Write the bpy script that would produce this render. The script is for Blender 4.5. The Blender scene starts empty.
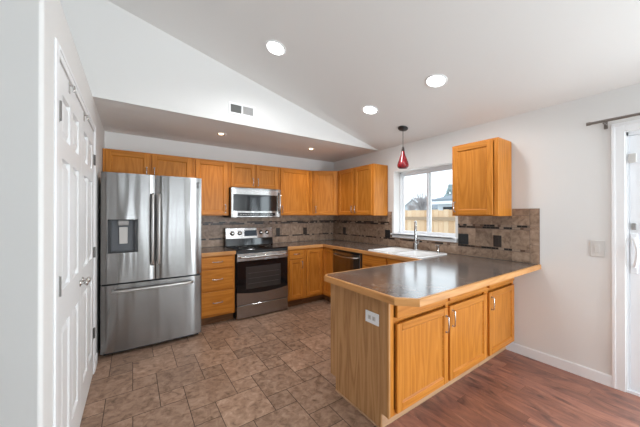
import bpy, bmesh, math, random
from mathutils import Vector, Matrix
random.seed(7)
S = bpy.context.scene
COL = S.collection
R = math.radians

# ------------------------------------------------------------------ camera
cam = bpy.data.cameras.new('camera')
cam.sensor_width = 36.0
cam.lens = 271.9 / 640 * 36
cam.clip_start = 0.02
camo = bpy.data.objects.new('camera', cam)
COL.objects.link(camo)
camo.location = (0, 0, 1.388)
camo.rotation_euler = (R(90 + 0.2), 0, R(-34.5))
S.camera = camo

# ------------------------------------------------------------------ sky, daylight, exposure
W = bpy.data.worlds.new('overcast_sky')
S.world = W
W.use_nodes = True
bg = W.node_tree.nodes['Background']
bg.inputs[0].default_value = (0.82, 0.91, 1.0, 1)
bg.inputs[1].default_value = 1.5
S.view_settings.view_transform = 'Standard'
S.view_settings.look = 'None'
S.view_settings.exposure = 0.38
S.view_settings.gamma = 1.0
S.cycles.use_denoising = True
S.cycles.max_bounces = 10
S.cycles.diffuse_bounces = 6
S.cycles.glossy_bounces = 4
S.cycles.transparent_max_bounces = 10
S.cycles.sample_clamp_indirect = 6.0


def daylight(name, loc, direction, sx, sy, energy, color=(1, 1, 1)):
    l = bpy.data.lights.new(name, 'AREA')
    l.shape = 'RECTANGLE'
    l.size, l.size_y = sx, sy
    l.energy = energy
    l.color = color
    o = bpy.data.objects.new(name, l)
    COL.objects.link(o)
    o.location = loc
    o.rotation_euler = Vector(direction).to_track_quat('-Z', 'Y').to_euler()
    return o


# daylight at the patio door, the sink window and unseen openings added for their light
ADDED_PANES = [(-0.12, 0.08), (0.78, 0.98), (1.22, 1.42), (2.1, 2.9)]  # unseen panes; the narrow ones are spaced to streak the refrigerator's reflection
for a_, b_ in ADDED_PANES:
    daylight('window_daylight', ((a_ + b_) / 2, -3.43, 1.3), (0, 1, 0.75), b_ - a_, 2.0, (62 if b_ - a_ > 0.5 else 34) * (b_ - a_) * 2.0, (0.84, 0.93, 1.0))
daylight('window_daylight', (-4.23, -1.8, 1.45), (1, 0, 0.5), 1.9, 1.5, 36, (0.84, 0.93, 1.0))  # unseen left opening, put there to even out the wall brightness
daylight('patio_daylight', (3.43, -0.75, 1.05), (-1, 0, 0.15), 1.2, 1.9, 44, (0.84, 0.93, 1.0))
daylight('sink_window_daylight', (3.50, 2.24, 1.60), (-1, 0, 0.4), 0.86, 0.85, 2.5, (0.85, 0.93, 1.0))

# ------------------------------------------------------------------ materials


def new_mat(name):
    m = bpy.data.materials.new(name)
    m.use_nodes = True
    nt = m.node_tree
    return m, nt, nt.nodes['Principled BSDF']


def N(nt, t, **kw):
    n = nt.nodes.new(t)
    for k, v in kw.items():
        setattr(n, k, v)
    return n


def plain(name, col, rough=0.5, metal=0.0, spec=0.5, bump=0.0, bscale=200, emit=None, es=0):
    m, nt, p = new_mat(name)
    p.inputs['Base Color'].default_value = (*col, 1)
    p.inputs['Roughness'].default_value = rough
    p.inputs['Metallic'].default_value = metal
    p.inputs['Specular IOR Level'].default_value = spec
    if emit:
        p.inputs['Emission Color'].default_value = (*emit, 1)
        p.inputs['Emission Strength'].default_value = es
    # slight procedural unevenness on every surface
    tc = N(nt, 'ShaderNodeTexCoord')
    no = N(nt, 'ShaderNodeTexNoise')
    no.inputs['Scale'].default_value = bscale
    no.inputs['Detail'].default_value = 3
    nt.links.new(tc.outputs['Object'], no.inputs['Vector'])
    if bump:
        b = N(nt, 'ShaderNodeBump')
        b.inputs['Strength'].default_value = bump
        b.inputs['Distance'].default_value = 0.002
        nt.links.new(no.outputs['Fac'], b.inputs['Height'])
        nt.links.new(b.outputs['Normal'], p.inputs['Normal'])
    else:
        mr = N(nt, 'ShaderNodeMapRange')
        mr.inputs[3].default_value = max(0, rough - 0.03)
        mr.inputs[4].default_value = min(1, rough + 0.03)
        nt.links.new(no.outputs['Fac'], mr.inputs[0])
        nt.links.new(mr.outputs[0], p.inputs['Roughness'])
    return m


def ramp(nt, stops):
    r = N(nt, 'ShaderNodeValToRGB')
    e = r.color_ramp.elements
    while len(e) < len(stops):
        e.new(0.5)
    for i, (pos, c) in enumerate(stops):
        e[i].position = pos
        e[i].color = (*c, 1)
    return r


def oak(name, dark, mid, light, rough=0.38, contrast=1.0, cathedral=7.0):
    m, nt, p = new_mat(name)
    L = nt.links.new
    uv = N(nt, 'ShaderNodeUVMap')
    mp = N(nt, 'ShaderNodeMapping')
    mp.inputs['Scale'].default_value = (1, 0.09, 1)
    L(uv.outputs[0], mp.inputs[0])
    n1 = N(nt, 'ShaderNodeTexNoise')
    n1.inputs['Scale'].default_value = cathedral
    n1.inputs['Detail'].default_value = 2
    L(mp.outputs[0], n1.inputs['Vector'])
    mu = N(nt, 'ShaderNodeMath', operation='MULTIPLY')
    mu.inputs[1].default_value = 18
    L(n1.outputs['Fac'], mu.inputs[0])
    fr = N(nt, 'ShaderNodeMath', operation='PINGPONG')
    fr.inputs[1].default_value = 1
    L(mu.outputs[0], fr.inputs[0])
    mp2 = N(nt, 'ShaderNodeMapping')
    mp2.inputs['Scale'].default_value = (260, 7, 1)
    L(uv.outputs[0], mp2.inputs[0])
    n2 = N(nt, 'ShaderNodeTexNoise')
    n2.inputs['Scale'].default_value = 1
    n2.inputs['Detail'].default_value = 3
    L(mp2.outputs[0], n2.inputs['Vector'])
    mx = N(nt, 'ShaderNodeMix', data_type='FLOAT')
    mx.inputs['Factor'].default_value = 0.6
    L(fr.outputs[0], mx.inputs[2])
    L(n2.outputs['Fac'], mx.inputs[3])
    d = contrast
    def lp(a, b, t): return tuple(a[i] + (b[i] - a[i]) * t for i in range(3))
    r = ramp(nt, [(0.15, lp(mid, dark, d)), (0.5, mid), (0.85, lp(mid, light, d))])
    L(mx.outputs[0], r.inputs[0])
    # board to board variation
    oi = N(nt, 'ShaderNodeNewGeometry')
    hs = N(nt, 'ShaderNodeHueSaturation')
    mr = N(nt, 'ShaderNodeMapRange')
    mr.inputs[3].default_value = 0.90
    mr.inputs[4].default_value = 1.08
    L(oi.outputs['Random Per Island'], mr.inputs[0])
    L(mr.outputs[0], hs.inputs['Value'])
    L(r.outputs[0], hs.inputs['Color'])
    L(hs.outputs[0], p.inputs['Base Color'])
    p.inputs['Roughness'].default_value = rough
    p.inputs['Specular IOR Level'].default_value = 0.22
    b = N(nt, 'ShaderNodeBump')
    b.inputs['Strength'].default_value = 0.12
    b.inputs['Distance'].default_value = 0.001
    L(n2.outputs['Fac'], b.inputs['Height'])
    L(b.outputs[0], p.inputs['Normal'])
    return m


M = {}
M['oak'] = oak('honey_oak', (0.31, 0.095, 0.010), (0.53, 0.190, 0.025), (0.68, 0.29, 0.062), contrast=0.5)
M['oak_panel'] = oak('brown_oak_panel', (0.27, 0.125, 0.048), (0.47, 0.25, 0.108), (0.57, 0.33, 0.16), rough=0.5, contrast=0.8)
M['oak_edge'] = oak('oak_edging', (0.40, 0.17, 0.05), (0.56, 0.27, 0.095), (0.64, 0.34, 0.14), contrast=0.7)
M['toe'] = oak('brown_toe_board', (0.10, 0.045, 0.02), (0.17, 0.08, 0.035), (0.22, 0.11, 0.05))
M['trim_oak'] = oak('pale_oak_strip', (0.42, 0.24, 0.13), (0.52, 0.32, 0.19), (0.6, 0.4, 0.25), contrast=0.6)
M['wall'] = plain('white_wall_paint', (0.76, 0.75, 0.735), 0.75, bump=0.10, bscale=90)
M['ceil'] = plain('ceiling_paint', (0.80, 0.785, 0.77), 0.85, bump=0.25, bscale=120)
M['trim'] = plain('white_trim_paint', (0.86, 0.865, 0.875), 0.4)
M['door_white'] = plain('white_door_paint', (0.80, 0.80, 0.80), 0.42)
M['vinyl'] = plain('white_vinyl', (0.87, 0.89, 0.92), 0.35)
M['porcelain'] = plain('white_sink_enamel', (0.85, 0.85, 0.85), 0.12)
M['nickel'] = plain('brushed_nickel', (0.58, 0.56, 0.54), 0.25, 1.0)
M['handle_steel'] = plain('satin_handle_steel', (0.60, 0.59, 0.58), 0.38, 1.0)
M['paddle'] = plain('pale_grey_paddle', (0.50, 0.48, 0.46), 0.4)
M['tap_steel'] = plain('tap_steel', (0.42, 0.41, 0.40), 0.22, 1.0)
M['chrome'] = plain('chrome', (0.8, 0.8, 0.82), 0.12, 1.0)
M['hinge'] = plain('hinge_steel', (0.20, 0.19, 0.18), 0.4, 0.8)
M['black_gloss'] = plain('black_glass', (0.008, 0.008, 0.009), 0.06)
M['black'] = plain('black_plastic', (0.015, 0.015, 0.016), 0.4)
M['dark_bronze'] = plain('dark_bronze_plate', (0.035, 0.022, 0.017), 0.35)
M['dark_grey'] = plain('dark_grey_plastic', (0.10, 0.105, 0.115), 0.45)
M['mid_grey'] = plain('grey_plastic', (0.30, 0.29, 0.28), 0.4)
M['plate_white'] = plain('ivory_plate', (0.62, 0.60, 0.575), 0.4)
M['vent_pale'] = plain('vent_pale_grey', (0.52, 0.51, 0.50), 0.6)
M['vent_dark'] = plain('vent_shadow_grey', (0.22, 0.22, 0.21), 0.7)  # shade between the open louvers put into their colour
M['fridge_side'] = plain('dark_grey_enamel', (0.05, 0.05, 0.052), 0.5)
M['led'] = plain('white_lamp_lens', (1, 1, 1), 0.5, emit=(1.0, 0.98, 0.95), es=6)
M['warm_led'] = plain('warm_bulb', (1, 0.9, 0.8), 0.5, emit=(1.0, 0.72, 0.42), es=5)
M['copper'] = plain('warm_reflector', (0.55, 0.33, 0.2), 0.3, 1.0)
M['display'] = plain('dark_display', (0.01, 0.012, 0.016), 0.15, emit=(0.25, 0.5, 0.8), es=0.03)
M['oven_glass'] = plain('oven_window_glass', (0.045, 0.040, 0.038), 0.08)


def steel(name, col=(0.38, 0.372, 0.364), rough=0.24, axis=0, aniso=0.88):
    m, nt, p = new_mat(name)
    L = nt.links.new
    tc = N(nt, 'ShaderNodeTexCoord')
    mp = N(nt, 'ShaderNodeMapping')
    mp.inputs['Scale'].default_value = (3, 3, 900) if axis == 0 else (900, 900, 3)
    L(tc.outputs['Object'], mp.inputs[0])
    no = N(nt, 'ShaderNodeTexNoise')
    no.inputs['Scale'].default_value = 1
    no.inputs['Detail'].default_value = 2
    L(mp.outputs[0], no.inputs['Vector'])
    mr = N(nt, 'ShaderNodeMapRange')
    mr.inputs[3].default_value = rough - 0.05
    mr.inputs[4].default_value = rough + 0.06
    L(no.outputs['Fac'], mr.inputs[0])
    L(mr.outputs[0], p.inputs['Roughness'])
    p.inputs['Base Color'].default_value = (*col, 1)
    p.inputs['Metallic'].default_value = 1
    p.inputs['Anisotropic'].default_value = aniso
    p.inputs['Anisotropic Rotation'].default_value = 0.25
    tg = N(nt, 'ShaderNodeTangent')
    tg.direction_type = 'RADIAL'
    tg.axis = 'Z'
    L(tg.outputs[0], p.inputs['Tangent'])
    # the sheet is never quite flat: broad shallow waves from side to side
    mp2 = N(nt, 'ShaderNodeMapping')
    mp2.inputs['Scale'].default_value = (1, 1, 0.12)
    L(tc.outputs['Object'], mp2.inputs[0])
    n2 = N(nt, 'ShaderNodeTexNoise')
    n2.inputs['Scale'].default_value = 7
    n2.inputs['Detail'].default_value = 1
    L(mp2.outputs[0], n2.inputs['Vector'])
    b = N(nt, 'ShaderNodeBump')
    b.inputs['Strength'].default_value = 0.35
    b.inputs['Distance'].default_value = 0.02
    L(n2.outputs['Fac'], b.inputs['Height'])
    L(b.outputs[0], p.inputs['Normal'])
    return m


M['steel'] = steel('brushed_stainless')
M['fridge_steel'] = steel('refrigerator_stainless', (0.27, 0.264, 0.258), 0.21)
M['steel_dark'] = steel('dark_stainless', (0.30, 0.285, 0.27), 0.22)


def stone(name, cols, scale=6.0, isl=0.25, rough=0.5, bump=0.3):
    m, nt, p = new_mat(name)
    L = nt.links.new
    tc = N(nt, 'ShaderNodeTexCoord')
    geo = N(nt, 'ShaderNodeNewGeometry')
    # shift the pattern per tile so that neighbours differ
    cm = N(nt, 'ShaderNodeCombineXYZ')
    mu = N(nt, 'ShaderNodeMath', operation='MULTIPLY')
    mu.inputs[1].default_value = 37.0
    L(geo.outputs['Random Per Island'], mu.inputs[0])
    L(mu.outputs[0], cm.inputs[0])
    L(mu.outputs[0], cm.inputs[2])
    va = N(nt, 'ShaderNodeVectorMath', operation='ADD')
    L(tc.outputs['Object'], va.inputs[0])
    L(cm.outputs[0], va.inputs[1])
    n1 = N(nt, 'ShaderNodeTexNoise')
    n1.inputs['Scale'].default_value = scale
    n1.inputs['Detail'].default_value = 8
    n1.inputs['Roughness'].default_value = 0.62
    n1.inputs['Distortion'].default_value = 0.6
    L(va.outputs[0], n1.inputs['Vector'])
    r = ramp(nt, cols)
    L(n1.outputs['Fac'], r.inputs[0])
    hs = N(nt, 'ShaderNodeHueSaturation')
    mr = N(nt, 'ShaderNodeMapRange')
    mr.inputs[3].default_value = 1 - isl
    mr.inputs[4].default_value = 1 + isl
    L(geo.outputs['Random Per Island'], mr.inputs[0])
    L(mr.outputs[0], hs.inputs['Value'])
    L(r.outputs[0], hs.inputs['Color'])
    L(hs.outputs[0], p.inputs['Base Color'])
    p.inputs['Roughness'].default_value = rough
    b = N(nt, 'ShaderNodeBump')
    b.inputs['Strength'].default_value = bump
    b.inputs['Distance'].default_value = 0.004
    L(n1.outputs['Fac'], b.inputs['Height'])
    L(b.outputs[0], p.inputs['Normal'])
    return m


M['slate'] = stone('brown_slate_vinyl', [(0.26, (0.11, 0.064, 0.042)), (0.42, (0.27, 0.165, 0.110)), (0.56, (0.36, 0.232, 0.162)), (0.74, (0.47, 0.33, 0.24))], 19.0, 0.16, 0.42, 0.35)
M['grout'] = plain('floor_grout', (0.065, 0.044, 0.035), 0.7)
M['wall_stone'] = stone('brown_wall_tile', [(0.28, (0.15, 0.092, 0.058)), (0.5, (0.32, 0.215, 0.148)), (0.75, (0.46, 0.335, 0.245))], 16.0, 0.14, 0.45, 0.2)
M['wall_grout'] = plain('wall_grout', (0.20, 0.14, 0.11), 0.8)


def mosaic_mat():
    m, nt, p = new_mat('mosaic_glass')
    geo = N(nt, 'ShaderNodeNewGeometry')
    r = ramp(nt, [(0.0, (0.008, 0.006, 0.005)), (0.26, (0.030, 0.016, 0.010)), (0.42, (0.13, 0.070, 0.042)), (0.58, (0.26, 0.17, 0.12)), (0.74, (0.015, 0.010, 0.010)), (0.86, (0.36, 0.26, 0.19))])
    r.color_ramp.interpolation = 'CONSTANT'
    nt.links.new(geo.outputs['Random Per Island'], r.inputs[0])
    nt.links.new(r.outputs[0], p.inputs['Base Color'])
    p.inputs['Roughness'].default_value = 0.4
    return m


M['mosaic'] = mosaic_mat()


def laminate_floor():
    m, nt, p = new_mat('red_brown_plank')
    L = nt.links.new
    uv = N(nt, 'ShaderNodeUVMap')
    geo = N(nt, 'ShaderNodeNewGeometry')
    mp = N(nt, 'ShaderNodeMapping')
    mp.inputs['Scale'].default_value = (6, 1.8, 1)
    L(uv.outputs[0], mp.inputs[0])
    n1 = N(nt, 'ShaderNodeTexNoise')
    n1.inputs['Scale'].default_value = 1.6
    n1.inputs['Detail'].default_value = 6
    n1.inputs['Roughness'].default_value = 0.65
    n1.inputs['Distortion'].default_value = 1.2
    L(mp.outputs[0], n1.inputs['Vector'])
    r = ramp(nt, [(0.28, (0.095, 0.055, 0.050)), (0.45, (0.25, 0.115, 0.085)), (0.6, (0.36, 0.160, 0.108)), (0.78, (0.48, 0.26, 0.19))])
    L(n1.outputs['Fac'], r.inputs[0])
    hs = N(nt, 'ShaderNodeHueSaturation')
    mr = N(nt, 'ShaderNodeMapRange')
    mr.inputs[3].default_value = 0.82
    mr.inputs[4].default_value = 1.18
    L(geo.outputs['Random Per Island'], mr.inputs[0])
    L(mr.outputs[0], hs.inputs['Value'])
    L(r.outputs[0], hs.inputs['Color'])
    L(hs.outputs[0], p.inputs['Base Color'])
    p.inputs['Roughness'].default_value = 0.36
    b = N(nt, 'ShaderNodeBump')
    b.inputs['Strength'].default_value = 0.25
    b.inputs['Distance'].default_value = 0.003
    L(n1.outputs['Fac'], b.inputs['Height'])
    L(b.outputs[0], p.inputs['Normal'])
    return m


M['planks'] = laminate_floor()


def counter_mat():
    m, nt, p = new_mat('grey_brown_laminate')
    L = nt.links.new
    tc = N(nt, 'ShaderNodeTexCoord')
    n1 = N(nt, 'ShaderNodeTexNoise')
    n1.inputs['Scale'].default_value = 9
    n1.inputs['Detail'].default_value = 9
    n1.inputs['Roughness'].default_value = 0.7
    L(tc.outputs['Object'], n1.inputs['Vector'])
    r = ramp(nt, [(0.3, (0.07, 0.054, 0.048)), (0.5, (0.13, 0.102, 0.088)), (0.7, (0.20, 0.162, 0.138))])
    L(n1.outputs['Fac'], r.inputs[0])
    L(r.outputs[0], p.inputs['Base Color'])
    p.inputs['Roughness'].default_value = 0.16
    n2 = N(nt, 'ShaderNodeTexNoise')
    n2.inputs['Scale'].default_value = 160
    L(tc.outputs['Object'], n2.inputs['Vector'])
    b = N(nt, 'ShaderNodeBump')
    b.inputs['Strength'].default_value = 0.05
    b.inputs['Distance'].default_value = 0.001
    L(n2.outputs['Fac'], b.inputs['Height'])
    L(b.outputs[0], p.inputs['Normal'])
    return m


M['counter'] = counter_mat()


def clear_glass(name, tint=(1, 1, 1), rough=0.0):
    m, nt, p = new_mat(name)
    nt.nodes.remove(p)
    L = nt.links.new
    t = N(nt, 'ShaderNodeBsdfTransparent')
    t.inputs[0].default_value = (*tint, 1)
    g = N(nt, 'ShaderNodeBsdfGlossy')
    g.inputs['Roughness'].default_value = rough
    f = N(nt, 'ShaderNodeFresnel')
    f.inputs[0].default_value = 1.45
    mx = N(nt, 'ShaderNodeMixShader')
    # reflect only where light enters the pane, so that oblique views stay clear
    ge = N(nt, 'ShaderNodeNewGeometry')
    iv = N(nt, 'ShaderNodeMath', operation='SUBTRACT')
    iv.inputs[0].default_value = 1.0
    L(ge.outputs['Backfacing'], iv.inputs[1])
    mm = N(nt, 'ShaderNodeMath', operation='MULTIPLY')
    L(f.outputs[0], mm.inputs[0])
    L(iv.outputs[0], mm.inputs[1])
    L(mm.outputs[0], mx.inputs[0])
    L(t.outputs[0], mx.inputs[1])
    L(g.outputs[0], mx.inputs[2])
    L(mx.outputs[0], nt.nodes['Material Output'].inputs[0])
    return m


M['glass'] = clear_glass('window_glass', (0.97, 0.985, 0.98))


def red_glass():
    m, nt, p = new_mat('red_art_glass')
    L = nt.links.new
    tc = N(nt, 'ShaderNodeTexCoord')
    v = N(nt, 'ShaderNodeTexNoise')
    v.inputs['Scale'].default_value = 28
    v.inputs['Detail'].default_value = 3
    v.inputs['Distortion'].default_value = 1.5
    L(tc.outputs['Object'], v.inputs['Vector'])
    r = ramp(nt, [(0.35, (0.08, 0.003, 0.006)), (0.55, (0.26, 0.008, 0.014)), (0.70, (0.45, 0.06, 0.06)), (0.8, (0.6, 0.25, 0.22))])
    L(v.outputs['Fac'], r.inputs[0])
    L(r.outputs[0], p.inputs['Base Color'])
    p.inputs['Roughness'].default_value = 0.18
    return m


M['red_glass'] = red_glass()


def fence_mat():
    m, nt, p = new_mat('cedar_fence')
    L = nt.links.new
    geo = N(nt, 'ShaderNodeNewGeometry')
    r = ramp(nt, [(0.0, (0.58, 0.36, 0.20)), (0.5, (0.74, 0.51, 0.32)), (1.0, (0.82, 0.62, 0.42))])
    L(geo.outputs['Random Per Island'], r.inputs[0])
    L(r.outputs[0], p.inputs['Base Color'])
    p.inputs['Roughness'].default_value = 0.8
    return m


M['cedar'] = fence_mat()
M['cedar_rail'] = plain('darker_cedar', (0.42, 0.30, 0.20), 0.8)  # rail colour darker than the boards
M['rack'] = plain('dim_oven_rack', (0.065, 0.06, 0.057), 0.4)
M['yard'] = plain('pale_bounce_ground', (0.60, 0.60, 0.56), 0.9, bump=0.5, bscale=20)  # ground lightened to bounce daylight up onto the sink window jamb
M['siding'] = plain('pale_blue_grey_siding', (0.62, 0.66, 0.70), 0.7)
M['shingle'] = plain('grey_shingle', (0.25, 0.29, 0.33), 0.8, bump=0.4, bscale=60)
M['bark'] = plain('hazed_bark', (0.50, 0.46, 0.46), 0.9)  # distance haze put into the pale bark colour
M['rod'] = plain('dark_nickel', (0.30, 0.27, 0.25), 0.4, 1.0)
M['needles'] = plain('hazed_needles', (0.30, 0.37, 0.38), 0.9)  # needle colour paled to carry the haze
M['wood_white'] = plain('white_fascia', (0.85, 0.87, 0.9), 0.5)

# ------------------------------------------------------------------ mesh helpers
AX = {'x': Vector((1, 0, 0)), 'y': Vector((0, 1, 0)), 'z': Vector((0, 0, 1))}


class MB:
    """collects solids, then links them as one mesh object"""

    def __init__(self):
        self.v, self.f, self.uv, self.mi, self.sm = [], [], [], [], []

    def add(self, bm, mat=0, grain='z', X=None, smooth=False):
        if X is not None:
            bm.transform(X)
        g = AX[grain] if isinstance(grain, str) else Vector(grain)
        bm.normal_update()
        bm.verts.index_update()
        off = len(self.v)
        ru, rv = random.random() * 7, random.random() * 7
        self.v += [v.co.copy() for v in bm.verts]
        for f in bm.faces:
            n = f.normal
            self.f.append([off + v.index for v in f.verts])
            if abs(n.dot(g)) > 0.8:
                a = AX['x'] if abs(n.x) < 0.7 else AX['y']
                b = n.cross(a)
            else:
                b = g
                a = n.cross(g).normalized()
            self.uv.append([(v.co.dot(a) + ru, v.co.dot(b) + rv) for v in f.verts])
            self.mi.append(mat)
            self.sm.append(smooth and len(f.verts) <= 4)
        bm.free()
        return self

    def box(self, x0, x1, y0, y1, z0, z1, mat=0, bevel=0.0, grain='z', X=None, seg=1):
        bm = bmesh.new()
        bmesh.ops.create_cube(bm, size=1)
        for v in bm.verts:
            v.co = Vector(((x0 + x1) / 2 + v.co.x * (x1 - x0), (y0 + y1) / 2 + v.co.y * (y1 - y0), (z0 + z1) / 2 + v.co.z * (z1 - z0)))
        if bevel:
            bmesh.ops.bevel(bm, geom=bm.edges[:], offset=bevel, segments=seg, affect='EDGES', profile=0.5)
        return self.add(bm, mat, grain, X)

    def prism(self, poly, z0, z1, mat=0, grain='x', X=None, bevel=0.0):
        bm = bmesh.new()
        vs = [bm.verts.new((x, y, z0)) for x, y in poly]
        f = bm.faces.new(vs)
        r = bmesh.ops.extrude_face_region(bm, geom=[f])
        for e in r['geom']:
            if isinstance(e, bmesh.types.BMVert):
                e.co.z = z1
        bmesh.ops.recalc_face_normals(bm, faces=bm.faces[:])
        if bevel:
            bmesh.ops.bevel(bm, geom=bm.edges[:], offset=bevel, segments=1, affect='EDGES')
        return self.add(bm, mat, grain, X)

    def cyl(self, p0, p1, r, r2=None, mat=0, n=20, X=None, cap=True):
        return self.tube([p0, p1], [r, r if r2 is None else r2], mat, n, X, cap)

    def tube(self, pts, r, mat=0, n=10, X=None, cap=True):
        pts = [Vector(p) for p in pts]
        rs = r if isinstance(r, (list, tuple)) else [r] * len(pts)
        bm = bmesh.new()
        rings, up = [], None
        for i, p in enumerate(pts):
            d = (pts[min(i + 1, len(pts) - 1)] - pts[max(i - 1, 0)]).normalized()
            if up is None:
                up = d.orthogonal().normalized()
            up = (up - d * up.dot(d)).normalized()
            s = d.cross(up)
            rings.append([bm.verts.new(p + (up * math.cos(2 * math.pi * k / n) + s * math.sin(2 * math.pi * k / n)) * rs[i]) for k in range(n)])
        for a, b in zip(rings, rings[1:]):
            for k in range(n):
                bm.faces.new((a[k], a[(k + 1) % n], b[(k + 1) % n], b[k]))
        if cap:
            for rg in (rings[0][::-1], rings[-1]):
                bm.faces.new([bm.verts.new(v.co) for v in rg])
        bmesh.ops.recalc_face_normals(bm, faces=bm.faces[:])
        return self.add(bm, mat, 'z', X, smooth=True)

    def lathe(self, prof, c=(0, 0, 0), mat=0, n=28, X=None):
        bm = bmesh.new()
        rings = []
        for r, z in prof:
            rings.append([bm.verts.new((c[0] + r * math.cos(2 * math.pi * k / n), c[1] + r * math.sin(2 * math.pi * k / n), c[2] + z)) for k in range(n)])
        for a, b in zip(rings, rings[1:]):
            for k in range(n):
                bm.faces.new((a[k], a[(k + 1) % n], b[(k + 1) % n], b[k]))
        bmesh.ops.remove_doubles(bm, verts=bm.verts[:], dist=1e-6)
        bmesh.ops.recalc_face_normals(bm, faces=bm.faces[:])
        return self.add(bm, mat, 'z', X, smooth=True)

    def poly(self, pts, mat=0, grain='z', X=None):
        bm = bmesh.new()
        bm.faces.new([bm.verts.new(p) for p in pts])
        return self.add(bm, mat, grain, X)

    def build(self, name, mats, parent=None, kind=None, label=None, loc=None):
        if not isinstance(mats, (list, tuple)):
            mats = [mats]
        o0 = Vector(loc) if loc is not None else (world_loc(parent) if parent else Vector((0, 0, 0)))
        me = bpy.data.meshes.new(name)
        me.from_pydata([tuple(v - o0) for v in self.v], [], self.f)
        uvl = me.uv_layers.new(name='UVMap')
        k = 0
        for u in self.uv:
            for c in u:
                uvl.data[k].uv = c
                k += 1
        me.polygons.foreach_set('material_index', self.mi)
        me.polygons.foreach_set('use_smooth', self.sm)
        for m in mats:
            me.materials.append(m)
        me.update()
        o = bpy.data.objects.new(name, me)
        COL.objects.link(o)
        if parent:
            o.parent = parent
        else:
            o.location = o0
        if kind:
            o['kind'] = kind
        if label:
            o['label'] = label
        return o


def world_loc(o):
    l = Vector((0, 0, 0))
    while o:
        l += o.location
        o = o.parent
    return l


def thing(name, label, cat, loc, group=None):
    o = bpy.data.objects.new(name, None)
    o.empty_display_size = 0.05
    COL.objects.link(o)
    o.location = loc
    o['label'], o['category'] = label, cat
    if group:
        o['group'] = group
    return o


def tag(o, label, cat, group=None):
    o['label'], o['category'] = label, cat
    if group:
        o['group'] = group
    return o


def frame(O, U, Nn):
    """local (u, v, n) -> world; v is up"""
    U, Nn, O = Vector(U).normalized(), Vector(Nn).normalized(), Vector(O)
    V = Vector((0, 0, 1))
    return Matrix(((U.x, V.x, Nn.x, O.x), (U.y, V.y, Nn.y, O.y), (U.z, V.z, Nn.z, O.z), (0, 0, 0, 1)))


# ------------------------------------------------------------------ room shell
XR, YB, YS, XL, ZC, SL = 3.18, 4.166, 2.992, -0.285, 2.39, 0.2557
YF, XF, XRIDGE = -3.4, -4.2, -1.5


def zvault(x):
    return ZC + (XR - x) * SL if x > XRIDGE else ZC + (XR - XRIDGE) * SL - (XRIDGE - x) * SL


def structure(name, mb, mats):
    return mb.build(name, mats, None, 'structure')


# tile floor: pinwheel pattern of large and small squares
L_, s_ = 0.335, 0.168


def clip_rects(rect, regions, mn=0.012):
    out = []
    for (a0, a1, b0, b1) in regions:
        x0, x1, y0, y1 = max(rect[0], a0), min(rect[1], a1), max(rect[2], b0), min(rect[3], b1)
        if x1 - x0 > mn and y1 - y0 > mn:
            out.append((x0, x1, y0, y1))
    return out


XT, YT = 1.345, 1.225
fl = MB()
YC = -0.6
regs = [(XF, XT, YC, YB), (XT, XR, YT, YB)]
for r in regs:
    fl.box(r[0], r[1], r[2], r[3], -0.08, -0.0025, 0)
near = [(-0.9, XT, 0.3, YB), (XT, XR, YT, YB)]
g = 0.0023
for i in range(-14, 22):
    for j in range(-14, 22):
        ox, oy = -0.167 + i * L_ - j * s_, 2.27 + i * s_ + j * L_
        for rc in ((ox + g, ox + L_ - g, oy + g, oy + L_ - g), (ox + L_ + g, ox + L_ + s_ - g, oy + g, oy + s_ - g)):
            for (a, b, c, d) in clip_rects(rc, near):
                fl.poly([(a, c, 0), (b, c, 0), (b, d, 0), (a, d, 0)], 1)
structure('floor', fl, [M['grout'], M['slate']])
pl = MB()
pl.box(XT, XR, YC, YT, -0.08, -0.0015, 0)
x = XT
k = 0
while x < XR:
    w = 0.128
    y = YF - random.random()
    while y < YT:
        for (a, b, c, d) in clip_rects((x + 0.0007, x + w - 0.0007, y + 0.0007, y + 1.2 - 0.0007), [(XT, XR, YC, YT)]):
            pl.poly([(a, c, 0), (b, c, 0), (b, d, 0), (a, d, 0)], 1, 'y')
        y += 1.2
    x += w
structure('floor', pl, [M['toe'], M['planks']])

cp_ = MB()
cp_.box(XF, XR, YF, YC, -0.08, 0.004)
M['bounce_floor'] = plain('beige_bounce_floor', (0.62, 0.56, 0.48), 0.95, bump=0.6, bscale=150)  # pale unseen floor added to bounce light up to the ceiling
structure('floor', cp_, M['bounce_floor'])

# right wall with the sink window and the patio door opening
WY0, WY1, WZ0, WZ1 = 1.765, 2.70, 1.088, 2.018
PY0, PY1, PZ1 = -1.45, 0.396, 2.035
T = 0.20
wr = MB()
for (a, b, c, d) in ((WY1, YB, 0, ZC), (WY0, WY1, 0, WZ0), (WY0, WY1, WZ1, ZC), (PY1, WY0, 0, ZC), (PY0, PY1, PZ1, ZC), (YF, PY0, 0, ZC)):
    wr.box(XR, XR + T, a, b, c, d)
structure('wall_right', wr, M['wall'])
wb = MB()
wb.box(XL - 0.1, XR + T, YB, YB + 0.12, 0, ZC)
structure('wall_back', wb, M['wall'])
# pantry wall with the double door opening; its near end turns the corner to the left
DY0, DY1, DZ1 = 1.685, 3.06, 2.105
wl = MB()
PE = 1.465


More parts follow.
